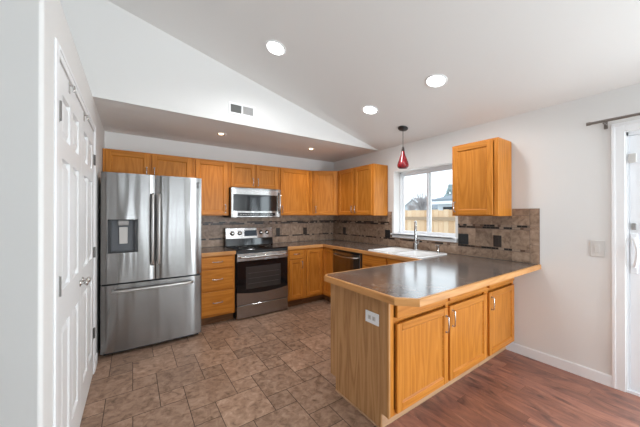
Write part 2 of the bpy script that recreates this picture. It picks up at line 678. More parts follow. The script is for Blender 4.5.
rr = 0.014
TN = math.tan(R(32))  # end face angled away from the windows to darken it
pts = [(XL - 0.11, DY0), (XL - 0.11, PE + 0.16), (XL - 1.6, PE + 0.16 + 1.5 * TN), (XL - 1.6, PE + 1.6 * TN)]
arc = [(XL - rr + rr * math.sin(t * math.pi / 12), PE + rr - rr * math.cos(t * math.pi / 12)) for t in range(0, 7)]
wl.prism(pts + arc + [(XL, DY0)], 0, ZC)
wl.box(XL - 0.11, XL, DY1, YB, 0, ZC)
wl.box(XL - 0.11, XL, DY0, DY1, DZ1, ZC)
wl.prism([(XL - 0.11, PE + 0.16), (XL - 0.11, YS), (XL - 1.6, YS), (XL - 1.6, PE + 0.16 + 1.5 * TN)], ZC - 0.1, ZC)
YJ = PE + 1.6 * TN
wl.box(XF, XL - 1.6, YJ, YJ + 0.11, 0, 3.85)
structure('wall_left', wl, M['wall'])
# gable wall above the dropped ceiling
gw = MB()
Xg = Matrix(((1, 0, 0, 0), (0, 0, 1, 0), (0, 1, 0, 0), (0, 0, 0, 1)))
gw.prism([(XF, ZC - 0.1), (XL - 0.001, ZC - 0.1), (XL - 0.001, ZC), (XR, ZC), (XR, ZC + 0.001), (XRIDGE, zvault(XRIDGE)), (XF, zvault(XF))], YS, YS + 0.06, X=Xg)
structure('wall_gable', gw, M['wall'])
cs = MB()
cs.box(XL - 0.1, XR + T, YS + 0.06, YB + 0.12, ZC, ZC + 0.06)
structure('ceiling_soffit', cs, M['ceil'])
cv = MB()
for (xa, xb) in ((XRIDGE, XR + T), (XF, XRIDGE)):
    za, zb = zvault(xa), zvault(xb)
    cv.prism([(xa, za), (xb, zb), (xb, zb + 0.1), (xa, za + 0.1)], YF - 0.1, YS + 0.06, X=Xg)
structure('ceiling', cv, M['ceil'])
# unseen far sides of the room, with openings placed for their light
M['dim_wall'] = plain('unseen_wall_dimmed', (0.45, 0.43, 0.41), 0.75, bump=0.10, bscale=90)  # unseen walls toned down to dim what the refrigerator reflects
wf = MB()
edge = XF
for a, b in ADDED_PANES:
    wf.box(edge, a, YF - 0.12, YF, 0, 4.0)
    wf.box(a, b, YF - 0.12, YF, 0, 0.3)
    wf.box(a, b, YF - 0.12, YF, 2.3, 4.0)
    edge = b
wf.box(edge, XR + T, YF - 0.12, YF, 0, 4.0)
structure('wall_front', wf, M['dim_wall'])
wx = MB()
for (a, b, c, d) in ((YF - 0.12, -2.75, 0, 4.0), (-0.85, YJ + 0.11, 0, 4.0), (-2.75, -0.85, 0, 0.7), (-2.75, -0.85, 2.2, 4.0)):
    wx.box(XF - 0.12, XF, a, b, c, d)
structure('wall_far', wx, M['dim_wall'])
for i, (a, b) in enumerate(ADDED_PANES):
    w = MB()
    for (c, d, e, f) in ((a, a + .02, .3, 2.3), (b - .02, b, .3, 2.3), (a, b, .3, .34), (a, b, 2.26, 2.3)):
        w.box(c, d, YF - 0.11, YF - 0.06, e, f)
    structure('window_%d' % (i + 2), w, M['vinyl'])  # frames of the added unseen panes
w = MB()
for (c, d, e, f) in ((-2.75, -2.70, .7, 2.2), (-0.90, -0.85, .7, 2.2), (-1.83, -1.77, .7, 2.2), (-2.75, -0.85, .7, .75), (-2.75, -0.85, 2.15, 2.2)):
    w.box(XF - 0.11, XF - 0.06, c, d, e, f)
structure('window_6', w, M['vinyl'])  # unseen window added to light the right wall

# baseboards
bb = MB()
bb.box(XR - 0.013, XR, 0.472, 1.232, 0, 0.082)
bb.box(XR - 0.009, XR, 0.472, 1.232, 0.082, 0.090, bevel=0.002)
structure('baseboard_right', bb, M['trim'])
bb = MB()
bb.box(XL, XL + 0.012, DY1 + 0.062, 3.30, 0, 0.09, bevel=0.002)
bb.box(XL, XL + 0.012, PE + 0.02, DY0 - 0.062, 0, 0.09, bevel=0.002)
structure('baseboard_left', bb, M['trim'])

# patio door casing
c = MB()
cw = 0.075


def casing_strip(mb, y0, y1, z0, z1):
    mb.box(XR - 0.012, XR, y0, y1, z0, z1, bevel=0.002)


casing_strip(c, PY1 + 0.004, PY1 + 0.004 + cw, 0, PZ1 + cw)
c.box(XR - 0.015, XR - 0.011, PY1 + 0.057, PY1 + 0.078, 0, PZ1 + cw - 0.004, bevel=0.002)
casing_strip(c, PY0 - cw, PY1 + 0.004, PZ1, PZ1 + cw)
c.box(XR - 0.018, XR - 0.011, PY0 - cw, PY1 + 0.078, PZ1 + 0.052, PZ1 + cw, bevel=0.002)
casing_strip(c, PY0 - cw, PY0 - 0.004, 0, PZ1)
structure('trim_1', c, M['trim'])
# pantry door casing
c = MB()
for (a, b, zz) in ((DY0 - 0.058, DY0 - 0.001, DZ1 + 0.055), (DY1 + 0.001, DY1 + 0.058, DZ1 + 0.055)):
    c.box(XL, XL + 0.009, a, b, 0, zz, bevel=0.003)
    if a > 2:
        c.box(XL + 0.008, XL + 0.012, a + 0.032, b - 0.004, 0, zz - 0.003, bevel=0.002)
c.box(XL, XL + 0.009, DY0 - 0.001, DY1 + 0.001, DZ1 + 0.001, DZ1 + 0.055, bevel=0.003)
c.box(XL + 0.008, XL + 0.012, DY0, DY1, DZ1 + 0.032, DZ1 + 0.052, bevel=0.002)
structure('trim_2', c, M['trim'])


# ------------------------------------------------------------------ pantry doors
def six_panel_door(name, y0, y1, hinge_side):
    """white double-width pantry leaf in the plane x = XL, facing +x"""
    d = MB()
    z0, z1, xf, xb = 0.012, DZ1 - 0.008, XL + 0.002, XL - 0.033
    st, mid = 0.10, 0.085
    cols = [(y0 + st, (y0 + y1) / 2 - mid / 2), ((y0 + y1) / 2 + mid / 2, y1 - st)]
    rows = [(0.22, 0.84), (1.02, 1.66), (1.76, 1.97)]
    d.box(xb, xf - 0.016, y0, y1, z0, z1)
    for a, b in ((y0, cols[0][0]), (cols[0][1], cols[1][0]), (cols[1][1], y1)):
        d.box(xf - 0.018, xf, a, b, z0, z1)
    zs = [z0] + [q for r in rows for q in r] + [z1]
    for ca, cb in cols:
        for i in range(0, len(zs), 2):
            d.box(xf - 0.018, xf, ca, cb, zs[i], zs[i + 1])
        for (ra, rb) in rows:
            # raised field with a sloping border
            bm = bmesh.new()
            o = [bm.verts.new((xf - 0.0155, yy, zz)) for yy, zz in ((ca + .012, ra + .012), (cb - .012, ra + .012), (cb - .012, rb - .012), (ca + .012, rb - .012))]
            i_ = [bm.verts.new((xf - 0.003, yy, zz)) for yy, zz in ((ca + .042, ra + .042), (cb - .042, ra + .042), (cb - .042, rb - .042), (ca + .042, rb - .042))]
            bm.faces.new(i_)
            for k in range(4):
                bm.faces.new((o[k], o[(k + 1) % 4], i_[(k + 1) % 4], i_[k]))
            bmesh.ops.recalc_face_normals(bm, faces=bm.faces[:])
            d.add(bm)
    root = d.build(name, M['door_white'], None, 'structure')
    hy = y0 - 0.001 if hinge_side < 0 else y1 + 0.001
    for hz in (0.36, 1.06, 1.86):
        h = MB()
        h.cyl((XL + 0.010, hy, hz - 0.045), (XL + 0.010, hy, hz + 0.045), 0.0065, n=10)
        h.box(XL + 0.0023, XL + 0.0045, min(hy, hy - hinge_side * 0.035), max(hy, hy - hinge_side * 0.035), hz - 0.044, hz + 0.044)
        for q in (-0.03, 0, 0.03):
            h.cyl((XL + 0.0045, hy - hinge_side * 0.02, hz + q), (XL + 0.006, hy - hinge_side * 0.02, hz + q), 0.004, n=8)
        h.build('hinge', M['hinge'], root, label='brushed steel hinge')
    ky = y1 - 0.05 if hinge_side < 0 else y0 + 0.05
    kb = MB()
    Xk = Matrix.Translation((XL + 0.0025, ky, 0.945)) @ Matrix.Rotation(R(90), 4, 'Y')
    kb.lathe([(0, 0), (0.021, 0), (0.021, 0.005), (0.009, 0.008), (0.008, 0.022), (0.016, 0.027), (0.019, 0.034), (0.017, 0.041), (0, 0.044)], X=Xk, n=18)
    kb.build('knob', M['nickel'], root, label='round brushed nickel knob')
    cy = y0 + 0.26 if hinge_side < 0 else y0 + 0.10
    ct = MB()
    ct.box(XL + 0.0023, XL + 0.006, cy - 0.012, cy + 0.012, 2.035, 2.092, bevel=0.001)
    ct.tube([(XL + 0.005, cy, 2.075), (XL + 0.024, cy, 2.075), (XL + 0.026, cy, 2.055), (XL + 0.018, cy, 2.045)], 0.004, n=8)
    ct.build('catch', M['nickel'], root, label='small metal hook catch')
    return root


ym = (DY0 + DY1) / 2
d1 = six_panel_door('door_1', DY0 + 0.004, ym - 0.002, -1)
d1['label'] = 'white six-panel pantry door, near leaf of the pair'
d2 = six_panel_door('door_2', ym + 0.002, DY1 - 0.004, 1)
d2['label'] = 'white six-panel pantry door, far leaf next to the refrigerator'
dk = MB()
dk.box(XL - 0.9, XL - 0.86, PE + 0.55, YB, 0, 2.3)
structure('wall_pantry', dk, M['wall'])

# ------------------------------------------------------------------ sink window
wn = MB()
xa, xb = XR + 0.135, XR + 0.185
fw = 0.032
for (a, b, e, f) in ((WY0, WY0 + fw, WZ0, WZ1), (WY1 - fw, WY1, WZ0, WZ1), (WY0, WY1, WZ0, WZ0 + fw), (WY0, WY1, WZ1 - fw, WZ1)):
    wn.box(xa, xb, a, b, e, f, bevel=0.004)
win = wn.build('window_1', M['vinyl'], None, 'structure')
win['label'] = 'white vinyl slider window over the sink'
ymid = 2.215
for nm, (a, b, xo) in (('sash', (ymid - 0.02, WY1 - fw, 0.012)), ('sash', (WY0 + fw, ymid + 0.03, -0.012))):
    s = MB()
    q = 0.030
    x0, x1 = xa + 0.012 + xo, xa + 0.034 + xo
    z0, z1 = WZ0 + fw, WZ1 - fw
    for (c0, c1, e, f) in ((a, a + q, z0, z1), (b - q, b, z0, z1), (a + q, b - q, z0, z0 + q), (a + q, b - q, z1 - q, z1)):
        s.box(x0, x1, c0, c1, e, f, bevel=0.003)
    so = s.build(nm, M['vinyl'], win)
    p = MB()
    xm = (x0 + x1) / 2
    p.box(xm - 0.002, xm + 0.002, a + q - 0.004, b - q + 0.004, z0 + q - 0.004, z1 - q + 0.004)
    p.build('glass_pane', M['glass'], so)
sl = MB()
sl.box(XR - 0.045, XR + 0.134, WY0 + 0.002, WY1 - 0.002, WZ0 + 0.001, WZ0 + 0.024, bevel=0.004)
sl.box(XR - 0.045, XR - 0.001, WY0 - 0.035, WY1 + 0.03, WZ0 + 0.001, WZ0 + 0.024, bevel=0.005)
sl.box(XR - 0.022, XR - 0.0135, WY0 - 0.02, WY1 + 0.015, WZ0 - 0.035, WZ0 + 0.001, bevel=0.003)
sl.build('window_sill', M['trim'], win)

# ------------------------------------------------------------------ patio door
pf = MB()
fx0, fx1 = XR + 0.014, XR + 0.135
pf.box(fx0, fx1, PY1 - 0.012, PY1 - 0.0005, 0.02, PZ1 - 0.0005)
pf.box(fx0, fx1, PY0, PY0 + 0.03, 0.02, PZ1)
pf.box(fx0, fx1, PY0, PY1, PZ1 - 0.03, PZ1)
pf.box(XR + 0.001, fx1, PY0, PY1, 0.0, 0.02)
pd = pf.build('door_3', M['vinyl'], None, 'structure')
pd['label'] = 'white sliding glass patio door at the right edge'
pmid = (PY0 + PY1) / 2
for (a, b, xo) in ((pmid - 0.03, PY1 - 0.0125, 0.0), (PY0 + 0.032, pmid + 0.03, 0.05)):
    s = MB()
    q = 0.075
    x0, x1 = fx0 + 0.008 + xo, fx0 + 0.046 + xo
    for (c0, c1, e, f) in ((a, a + q, 0.022, PZ1 - 0.032), (b - q, b, 0.022, PZ1 - 0.032), (a + q, b - q, 0.022, 0.13), (a + q, b - q, PZ1 - 0.11, PZ1 - 0.032)):
        s.box(x0, x1, c0, c1, e, f, bevel=0.004)
    so = s.build('sash', M['vinyl'], pd)
    xm = (x0 + x1) / 2
    p = MB()
    p.box(xm - 0.003, xm + 0.003, a + q - .004, b - q + .004, 0.126, PZ1 - .106)
    p.build('glass_pane', M['glass'], so)
    if xo == 0:
        h = MB()
        hy = b - 0.026
        h.box(x0 - 0.008, x0 - 0.001, hy - 0.018, hy + 0.018, 0.93, 1.24, bevel=0.003)
        h.tube([(x0 - 0.006, hy, 0.98), (x0 - 0.03, hy - 0.008, 1.0), (x0 - 0.045, hy - 0.02, 1.06), (x0 - 0.045, hy - 0.02, 1.12), (x0 - 0.03, hy - 0.008, 1.18), (x0 - 0.006, hy, 1.20)], 0.010, n=10)
        h.build('handle', M['vinyl'], so, label='white curved pull handle')
        lk = MB()
        lk.box(x0 - 0.014, x0 - 0.001, hy - 0.012, hy + 0.014, 1.27, 1.32, bevel=0.003)
        lk.build('latch', M['mid_grey'], so, label='grey thumb latch')
        bk = MB()
        bk.box(x0 - 0.022, x0 - 0.001, hy - 0.014, hy + 0.028, 1.79, 1.86, bevel=0.003)
        bk.build('security_lock', M['plate_white'], so, label='small beige lock block')


# ------------------------------------------------------------------ cabinets
def pull(parent, X, u, v, vert, length=0.10, n0=0.020):
    m = MB()
    h = length / 2
    pts = [(-h, n0 - 0.001), (-h, n0 + 0.015), (-h * 0.88, n0 + 0.021), (0, n0 + 0.023), (h * 0.88, n0 + 0.021), (h, n0 + 0.015), (h, n0 - 0.001)]
    if vert:
        P = [(u, v + a, b) for a, b in pts]
    else:
        P = [(u + a, v, b) for a, b in pts]
    m.tube([X @ Vector(p) for p in P], 0.0050, n=8)
    for a in (-h, h):
        q = (u, v + a) if vert else (u + a, v)
        m.cyl(X @ Vector((*q, n0 + 0.0003)), X @ Vector((*q, n0 + 0.004)), 0.009, n=10)
    return m.build('handle', M['nickel'], parent, label='curved brushed nickel pull')


def front(parent, X, U, name, u0, u1, v0, v1, handle=None, slab=False, t=0.020, mat='oak'):
    m = MB()
    st = 0.052
    if slab:
        m.box(u0, u1, v0, v1, 0.0005, t, 0, 0.004, U, X)
    else:
        m.box(u0, u0 + st, v0, v1, 0.0005, t, 0, 0.003, 'z', X)
        m.box(u1 - st, u1, v0, v1, 0.0005, t, 0, 0.003, 'z', X)
        m.box(u0 + st, u1 - st, v0, v0 + st, 0.0005, t, 0, 0.003, U, X)
        m.box(u0 + st, u1 - st, v1 - st, v1, 0.0005, t, 0, 0.003, U, X)
        a, b, c, d = u0 + st - 0.003, u1 - st + 0.003, v0 + st - 0.003, v1 - st + 0.003
        m.box(a, b, c, d, 0.001, t - 0.012, 0, 0, 'z', X)
        # small ogee moulding round the field
        w = 0.011
        bm = bmesh.new()
        o = [bm.verts.new(q) for q in ((a, c, t - 0.004), (b, c, t - 0.004), (b, d, t - 0.004), (a, d, t - 0.004))]
        i_ = [bm.verts.new(q) for q in ((a + w, c + w, t - 0.0118), (b - w, c + w, t - 0.0118), (b - w, d - w, t - 0.0118), (a + w, d - w, t - 0.0118))]
        for k in range(4):
            bm.faces.new((o[k], o[(k + 1) % 4], i_[(k + 1) % 4], i_[k]))
        bmesh.ops.recalc_face_normals(bm, faces=bm.faces[:])
        m.add(bm, 0, U, X)
    o = m.build(name, M[mat], parent)
    if handle:
        pull(o, X, *handle)
    return o


def cabinet(name, label, O, U, Nn, w, h, D, fronts, toe=0.0, group=None, body=None, toe_mat='toe'):
    X = frame(O, U, Nn)
    Uv = Vector(U)
    root = thing(name, label, 'cabinet', O, group or ('oak base cabinets' if name == 'base_cabinet' else 'oak wall cabinets'))
    b = MB()
    if body == 'open':
        for q in ((0, 0.018, toe, h, -D, -0.019), (w - 0.018, w, toe, h, -D, -0.019), (0.018, w - 0.018, toe, toe + 0.018, -D, -0.019), (0.018, w - 0.018, toe + 0.018, h, -D, -D + 0.012)):
            b.box(*q, 0, 0.0, 'z', X)
    elif body:
        b.prism(body, O[2] + toe, O[2] + h, 0, 'z', None, 0.002)
    else:
        b.box(0, w, toe, h, -D, -0.019, 0, 0.002, 'z', X)
    # face frame
    fs = 0.036
    edges = [0.0]
    b.box(0, fs, toe, h, -0.0195, 0, 0, 0.0015, 'z', X)
    b.box(w - fs, w, toe, h, -0.0195, 0, 0, 0.0015, 'z', X)
    b.box(fs, w - fs, toe, toe + fs, -0.0195, 0, 0, 0.0015, Uv, X)
    b.box(fs, w - fs, h - fs, h, -0.0195, 0, 0, 0.0015, Uv, X)
    us = sorted({round((fronts[i][2] + fronts[i + 1][1]) / 2, 4) for i in range(len(fronts) - 1) if abs(fronts[i + 1][1] - fronts[i][2]) < 0.07})
    for u in us:
        b.box(u - 0.02, u + 0.02, toe + fs, h - fs, -0.0195, 0, 0, 0.0015, 'z', X)
    vs = sorted({round(f[3], 4) for f in fronts if f[3] - toe > 0.1})
    for v in vs:
        b.box(fs, w - fs, v - 0.024, v + 0.004, -0.0195, -0.0005, 0, 0.0015, Uv, X)
    b.build('cabinet_body', M['oak'], root)
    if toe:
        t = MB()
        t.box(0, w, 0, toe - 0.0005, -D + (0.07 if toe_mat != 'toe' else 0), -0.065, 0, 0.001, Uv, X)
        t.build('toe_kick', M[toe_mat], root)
    for (nm, u0, u1, v0, v1, hd, slab) in fronts:
        front(root, X, Uv, nm, u0, u1, v0, v1, hd, slab)
    return root


XP, YP = (1, 0, 0), (0, -1, 0)       # cabinets on the back wall: u runs along +x, face looks to -y
XQ, YQ = (0, -1, 0), (-1, 0, 0)      # cabinets on the window wall: u runs along -y, face looks to -x
ZU, HU, DU = 1.372, 0.755, 0.30
YU, XU = 3.862, 2.867


def upper_back(label, x0, x1, z0, doors):
    h = ZU + HU - z0
    w = x1 - x0
    fr = []
    for (a, b, hs) in doors:
        v0, v1 = 0.012, h - 0.018
        hd = None
        if hs:
            u = b - x0 - 0.026 if hs > 0 else a - x0 + 0.026
            hd = (u, v0 + 0.085, True, 0.10)
        fr.append(('door', a - x0, b - x0, v0, v1, hd, False))
    return cabinet('wall_cabinet', label, (x0, YU, z0), XP, YP, w, h, DU, fr, group='oak wall cabinets')


upper_back('oak wall cabinet with two short doors above the refrigerator', -0.281, 0.642, 1.80, [(-0.255, 0.158, 1), (0.185, 0.618, -1)])
upper_back('tall single-door oak wall cabinet between refrigerator and microwave', 0.645, 1.103, ZU, [(0.672, 1.078, 1)])
upper_back('oak wall cabinet with two short doors above the microwave', 1.106, 1.868, 1.768, [(1.132, 1.476, 1), (1.50, 1.844, -1)])
upper_back('oak wall cabinet with one wide door right of the microwave', 1.871, 2.494, ZU, [(1.897, 2.42, -1)])
# diagonal corner
A, B = Vector((2.50, YU, ZU)), Vector((XU, 3.630, ZU))
U_ = (B - A).normalized()
N_ = Vector((U_.y, -U_.x, 0))
dw = (B - A).length
i0, i1 = A - N_ * 0.019, B - N_ * 0.019
cabinet('wall_cabinet', 'oak corner wall cabinet set on the diagonal between the two walls', tuple(A), tuple(U_), tuple(N_), dw, HU, DU,
        [('door', 0.03, dw - 0.03, 0.012, HU - 0.018, (0.056, 0.10, True, 0.10), False)],
        body=[(2.50, YB - 0.002), (2.50, YU + 0.02), (i0.x + 0.012, i0.y), (i1.x, i1.y + 0.005), (XR - 0.002, 3.637), (XR - 0.002, YB - 0.002)])


def upper_right(label, y0, y1, doors):
    w = y1 - y0
    fr = []
    for (a, b, hs) in doors:      # a > b in y; a is nearer the back wall
        hd = (y1 - b - 0.026 if hs > 0 else y1 - a + 0.026, 0.097, True, 0.10)
        fr.append(('door', y1 - a, y1 - b, 0.012, HU - 0.018, hd, False))
    return cabinet('wall_cabinet', label, (XU, y1, ZU), XQ, YQ, w, HU, DU, fr, group='oak wall cabinets')


upper_right('two-door oak wall cabinet on the window wall left of the window', 2.80, 3.627, [(3.60, 3.225, 1), (3.195, 2.825, -1)])
upper_right('single-door oak wall cabinet right of the window, standing alone', 1.172, 1.626, [(1.612, 1.215, -1)])

# base cabinets
YBF, XBF, HB, TK = 3.572, 2.515, 0.872, 0.105
x0 = 0.655


def dr(u0, u1, v0, v1, hl=0.11):
    return ('drawer', u0, u1, v0, v1, ((u0 + u1) / 2, (v0 + v1) / 2 + 0.005, False, hl), True)


cabinet('base_cabinet', 'three-drawer oak base cabinet between refrigerator and range', (x0, YBF, 0), XP, YP, 0.445, HB, 0.585,
        [dr(0.03, 0.42, 0.715, 0.855), dr(0.03, 0.42, 0.44, 0.695), dr(0.03, 0.42, 0.135, 0.42)], TK)
x0 = 1.876
cabinet('base_cabinet', 'narrow oak base cabinet with one drawer, right of the range', (x0, YBF, 0), XP, YP, 0.285, HB, 0.585,
        [dr(0.02, 0.262, 0.728, 0.855, 0.09), ('door', 0.02, 0.262, 0.135, 0.712, (0.236, 0.63, True, 0.10), False)], TK)
# corner unit with its two leaves meeting in the inner corner
root = thing('base_cabinet', 'oak corner base cabinet with two doors meeting in the inner corner', 'cabinet', (2.163, YBF, 0), 'oak base cabinets')
b = MB()
XB2, YB2 = 2.163, 3.285
b.prism([(XB2, YBF), (XBF, YBF), (XBF, YB2), (XR - 0.012, YB2), (XR - 0.012, YB - 0.012), (XB2, YB - 0.012)], TK, HB, 0, 'z', None, 0.0015)
b.build('cabinet_body', M['oak'], root)
t = MB()
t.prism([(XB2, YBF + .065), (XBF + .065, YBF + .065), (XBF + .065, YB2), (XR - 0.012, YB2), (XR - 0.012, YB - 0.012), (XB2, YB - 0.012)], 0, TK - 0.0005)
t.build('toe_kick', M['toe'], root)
X = frame((XB2, YBF, 0), XP, YP)
front(root, X, Vector(XP), 'door', 0.03, XBF - XB2 - 0.022, 0.135, 0.845, None)
X = frame((XBF, YBF, 0), XQ, YQ)
front(root, X, Vector(XQ), 'door', 0.022, YBF - YB2 - 0.012, 0.135, 0.845, None)
# sink base
y1 = 2.668
cabinet('base_cabinet', 'oak sink base cabinet under the white sink', (XBF, y1, 0), XQ, YQ, y1 - 1.785, HB, 0.645,
        [('drawer', 0.03, 0.43, 0.735, 0.855, None, True), ('drawer', 0.46, 0.86, 0.735, 0.855, None, True),
         ('door', 0.03, 0.43, 0.135, 0.715, (0.40, 0.63, True, 0.10), False), ('door', 0.46, 0.86, 0.135, 0.715, (0.49, 0.63, True, 0.10), False)], TK, body='open')

# dishwasher
r_ = thing('dishwasher', 'stainless dishwasher built in between corner cabinet and sink base', 'dishwasher', (XBF, 2.975, 0))
X = frame((XBF, 3.279, 0), XQ, YQ)
m = MB()
m.box(0.003, 0.603, 0.10, 0.868, -0.56, -0.001, X=X, bevel=0.002)
m.build('housing', M['black'], r_)
m = MB()
m.box(0.006, 0.600, 0.115, 0.862, 0.0, 0.028, X=X, bevel=0.006, seg=2)
dd = m.build('door', M['steel_dark'], r_)
m = MB()
m.box(0.006, 0.600, 0.842, 0.8625, 0.0285, 0.030, X=X)
m.build('control_strip', M['black_gloss'], dd)
m = MB()
pp = [(0.05, 0.80, 0.027), (0.05, 0.80, 0.045), (0.12, 0.792, 0.064), (0.30, 0.785, 0.072), (0.485, 0.792, 0.064), (0.555, 0.80, 0.045), (0.555, 0.80, 0.027)]
m.tube([X @ Vector(p) for p in pp], 0.010, n=10)
m.build('handle', M['nickel'], dd)
m = MB()
m.box(0.003, 0.603, 0.0, 0.0995, -0.5, -0.05, X=X)
m.build('toe_kick', M['black'], r_)

# peninsula: two cabinet units facing the camera side, oak end panel
XPN, YPN, YPB = 1.335, 1.163, 1.77
HP = 0.872
cabinet('base_cabinet', 'two-door oak peninsula cabinet with brown oak end panel and white outlet', (XPN, YPN, 0), XP, YP, 1.262, HP, YPB - YPN,
        [('drawer', 0.045, 0.622, 0.727, 0.866, None, True), ('door', 0.045, 0.622, 0.122, 0.690, (0.592, 0.57, True, 0.12), False),
         ('drawer', 0.648, 1.235, 0.727, 0.866, None, True), ('door', 0.648, 1.235, 0.122, 0.690, (0.680, 0.595, True, 0.12), False)], TK, toe_mat='trim_oak')
pen = [o for o in COL.objects if o.get('label', '').startswith('two-door oak peninsula')][0]
m = MB()
poly = [(YPN + 0.066, 0.0), (YPB - 0.066, 0.0), (YPB - 0.066, TK), (YPB, TK), (YPB, HP), (YPN - 0.002, HP), (YPN - 0.002, TK), (YPN + 0.066, TK)]
Xe = Matrix(((0, 0, 1, 0), (1, 0, 0, 0), (0, 1, 0, 0), (0, 0, 0, 1)))
m.prism(poly, XPN - 0.013, XPN - 0.0005, 0, 'z', Xe)
m.build('end_panel', M['oak_panel'], pen, label='brown wood-grain end panel')
m = MB()
m.box(XPN - 0.0155, XPN - 0.0135, YPN - 0.002, YPN + 0.012, TK, HP)
m.build('corner_strip', M['oak_edge'], pen)
m = MB()
m.box(XPN - 0.022, XPN - 0.0135, YPN + 0.068, YPB - 0.07, 0, 0.012, bevel=0.002, grain='y')
m.build('shoe_moulding', M['trim_oak'], pen)
cabinet('base_cabinet', 'single-door oak peninsula cabinet against the white window wall', (2.600, YPN, 0), XP, YP, 0.572, HP, YPB - YPN,
        [('drawer', 0.022, 0.545, 0.727, 0.866, None, True), ('door', 0.022, 0.545, 0.122, 0.690, (0.056, 0.59, True, 0.11), False)], TK, toe_mat='trim_oak')

# ------------------------------------------------------------------ countertops


def sweep_edge(name, path, parent, z0, z1, th):
    """oak band along an open path; offsets to the right-hand side of travel"""
    P = [Vector((x, y)) for x, y in path]
    off = []
    for i, p in enumerate(P):
        ds = []
        if i > 0:
            ds.append((P[i] - P[i - 1]).normalized())
        if i < len(P) - 1:
            ds.append((P[i + 1] - P[i]).normalized())
        ns = [Vector((d.y, -d.x)) for d in ds]
        if len(ns) == 1:
            off.append(p + ns[0] * th)
        else:
            b = (ns[0] + ns[1]).normalized()
            off.append(p + b * (th / b.dot(ns[0])))
    m = MB()
    ch = 0.005
    for i in range(len(P) - 1):
        a, b, c, d = P[i], P[i + 1], off[i + 1], off[i]
        dirv = (b - a).normalized()
        ci, di = c - (c - b).normalized() * ch, d - (d - a).normalized() * ch
        bm = bmesh.new()
        def V(q, z): return bm.verts.new((q.x, q.y, z))
        r1 = [V(a, z0), V(d, z0), V(d, z1 - ch), V(di, z1), V(a, z1)]
        r2 = [V(b, z0), V(c, z0), V(c, z1 - ch), V(ci, z1), V(b, z1)]
        for k in range(5):
            bm.faces.new((r1[k], r1[(k + 1) % 5], r2[(k + 1) % 5], r2[k]))
        bm.faces.new(r1)
        bm.faces.new(r2[::-1])
        bmesh.ops.recalc_face_normals(bm, faces=bm.faces[:])
        m.add(bm, 0, (dirv.x, dirv.y, 0))
    return m.build(name, M['oak_edge'], parent)


def slab(outer, hole, z0, z1):
    bm = bmesh.new()
    es = []
    for lp in (outer, hole):
        if not lp:
            continue
        vs = [bm.verts.new((x, y, z0)) for x, y in lp]
        es += [bm.edges.new((vs[i], vs[(i + 1) % len(vs)])) for i in range(len(vs))]
    r = bmesh.ops.triangle_fill(bm, edges=es, use_beauty=True)
    fs = [f for f in r['geom'] if isinstance(f, bmesh.types.BMFace)]
    e = bmesh.ops.extrude_face_region(bm, geom=fs)
    for v in e['geom']:
        if isinstance(v, bmesh.types.BMVert):
            v.co.z = z1
    bmesh.ops.recalc_face_normals(bm, faces=bm.faces[:])
    m = MB()
    m.add(bm, 0, 'x')
    return m


CZ0, CZ1 = 0.874, 0.914
et = 0.018
ci = 0.018
outer = [(1.24, 1.04), (1.325, 0.953), (XR - 0.002, 0.953), (XR - 0.002, YB - 0.002), (1.866, YB - 0.002), (1.866, 3.555), (2.508, 3.555), (2.508, 1.742), (1.27, 1.742), (1.24, 1.712)]
SX0, SX1, SY0, SY1 = 2.535, 3.085, 1.80, 2.60
hole = [(SX0 + 0.02, SY0 + 0.02), (SX1 - 0.02, SY0 + 0.02), (SX1 - 0.02, SY1 - 0.02), (SX0 + 0.02, SY1 - 0.02)]
ct = thing('countertop', 'dark grey laminate countertop with oak edge, wrapping from range to peninsula', 'countertop', (1.9, 1.35, CZ0))
slab(outer, hole, CZ0, CZ1).build('worktop', M['counter'], ct)
sweep_edge('edge_band', [(1.866, 3.555), (2.508, 3.555), (2.508, 1.742), (1.27, 1.742), (1.24, 1.712), (1.24, 1.04), (1.325, 0.953), (XR - 0.002, 0.953)][::-1], ct, CZ0 - 0.002, CZ1 + 0.0005, -et) if False else \
    sweep_edge('edge_band', [(XR - 0.002, 0.953), (1.325, 0.953), (1.24, 1.04), (1.24, 1.712), (1.27, 1.742), (2.508, 1.742), (2.508, 3.555), (1.866, 3.555)], ct, CZ0 - 0.002, CZ1 + 0.0005, -et)
c2 = thing('countertop', 'short dark grey countertop with oak edge left of the range', 'countertop', (0.87, 3.85, CZ0))
m = MB()
m.box(0.648, 1.103, 3.555, YB - 0.002, CZ0, CZ1)
m.build('worktop', M['counter'], c2)
sweep_edge('edge_band', [(1.103, 3.555), (0.648, 3.555)], c2, CZ0 - 0.002, CZ1 + 0.0005, -et)

# ------------------------------------------------------------------ backsplash
BT = 0.010


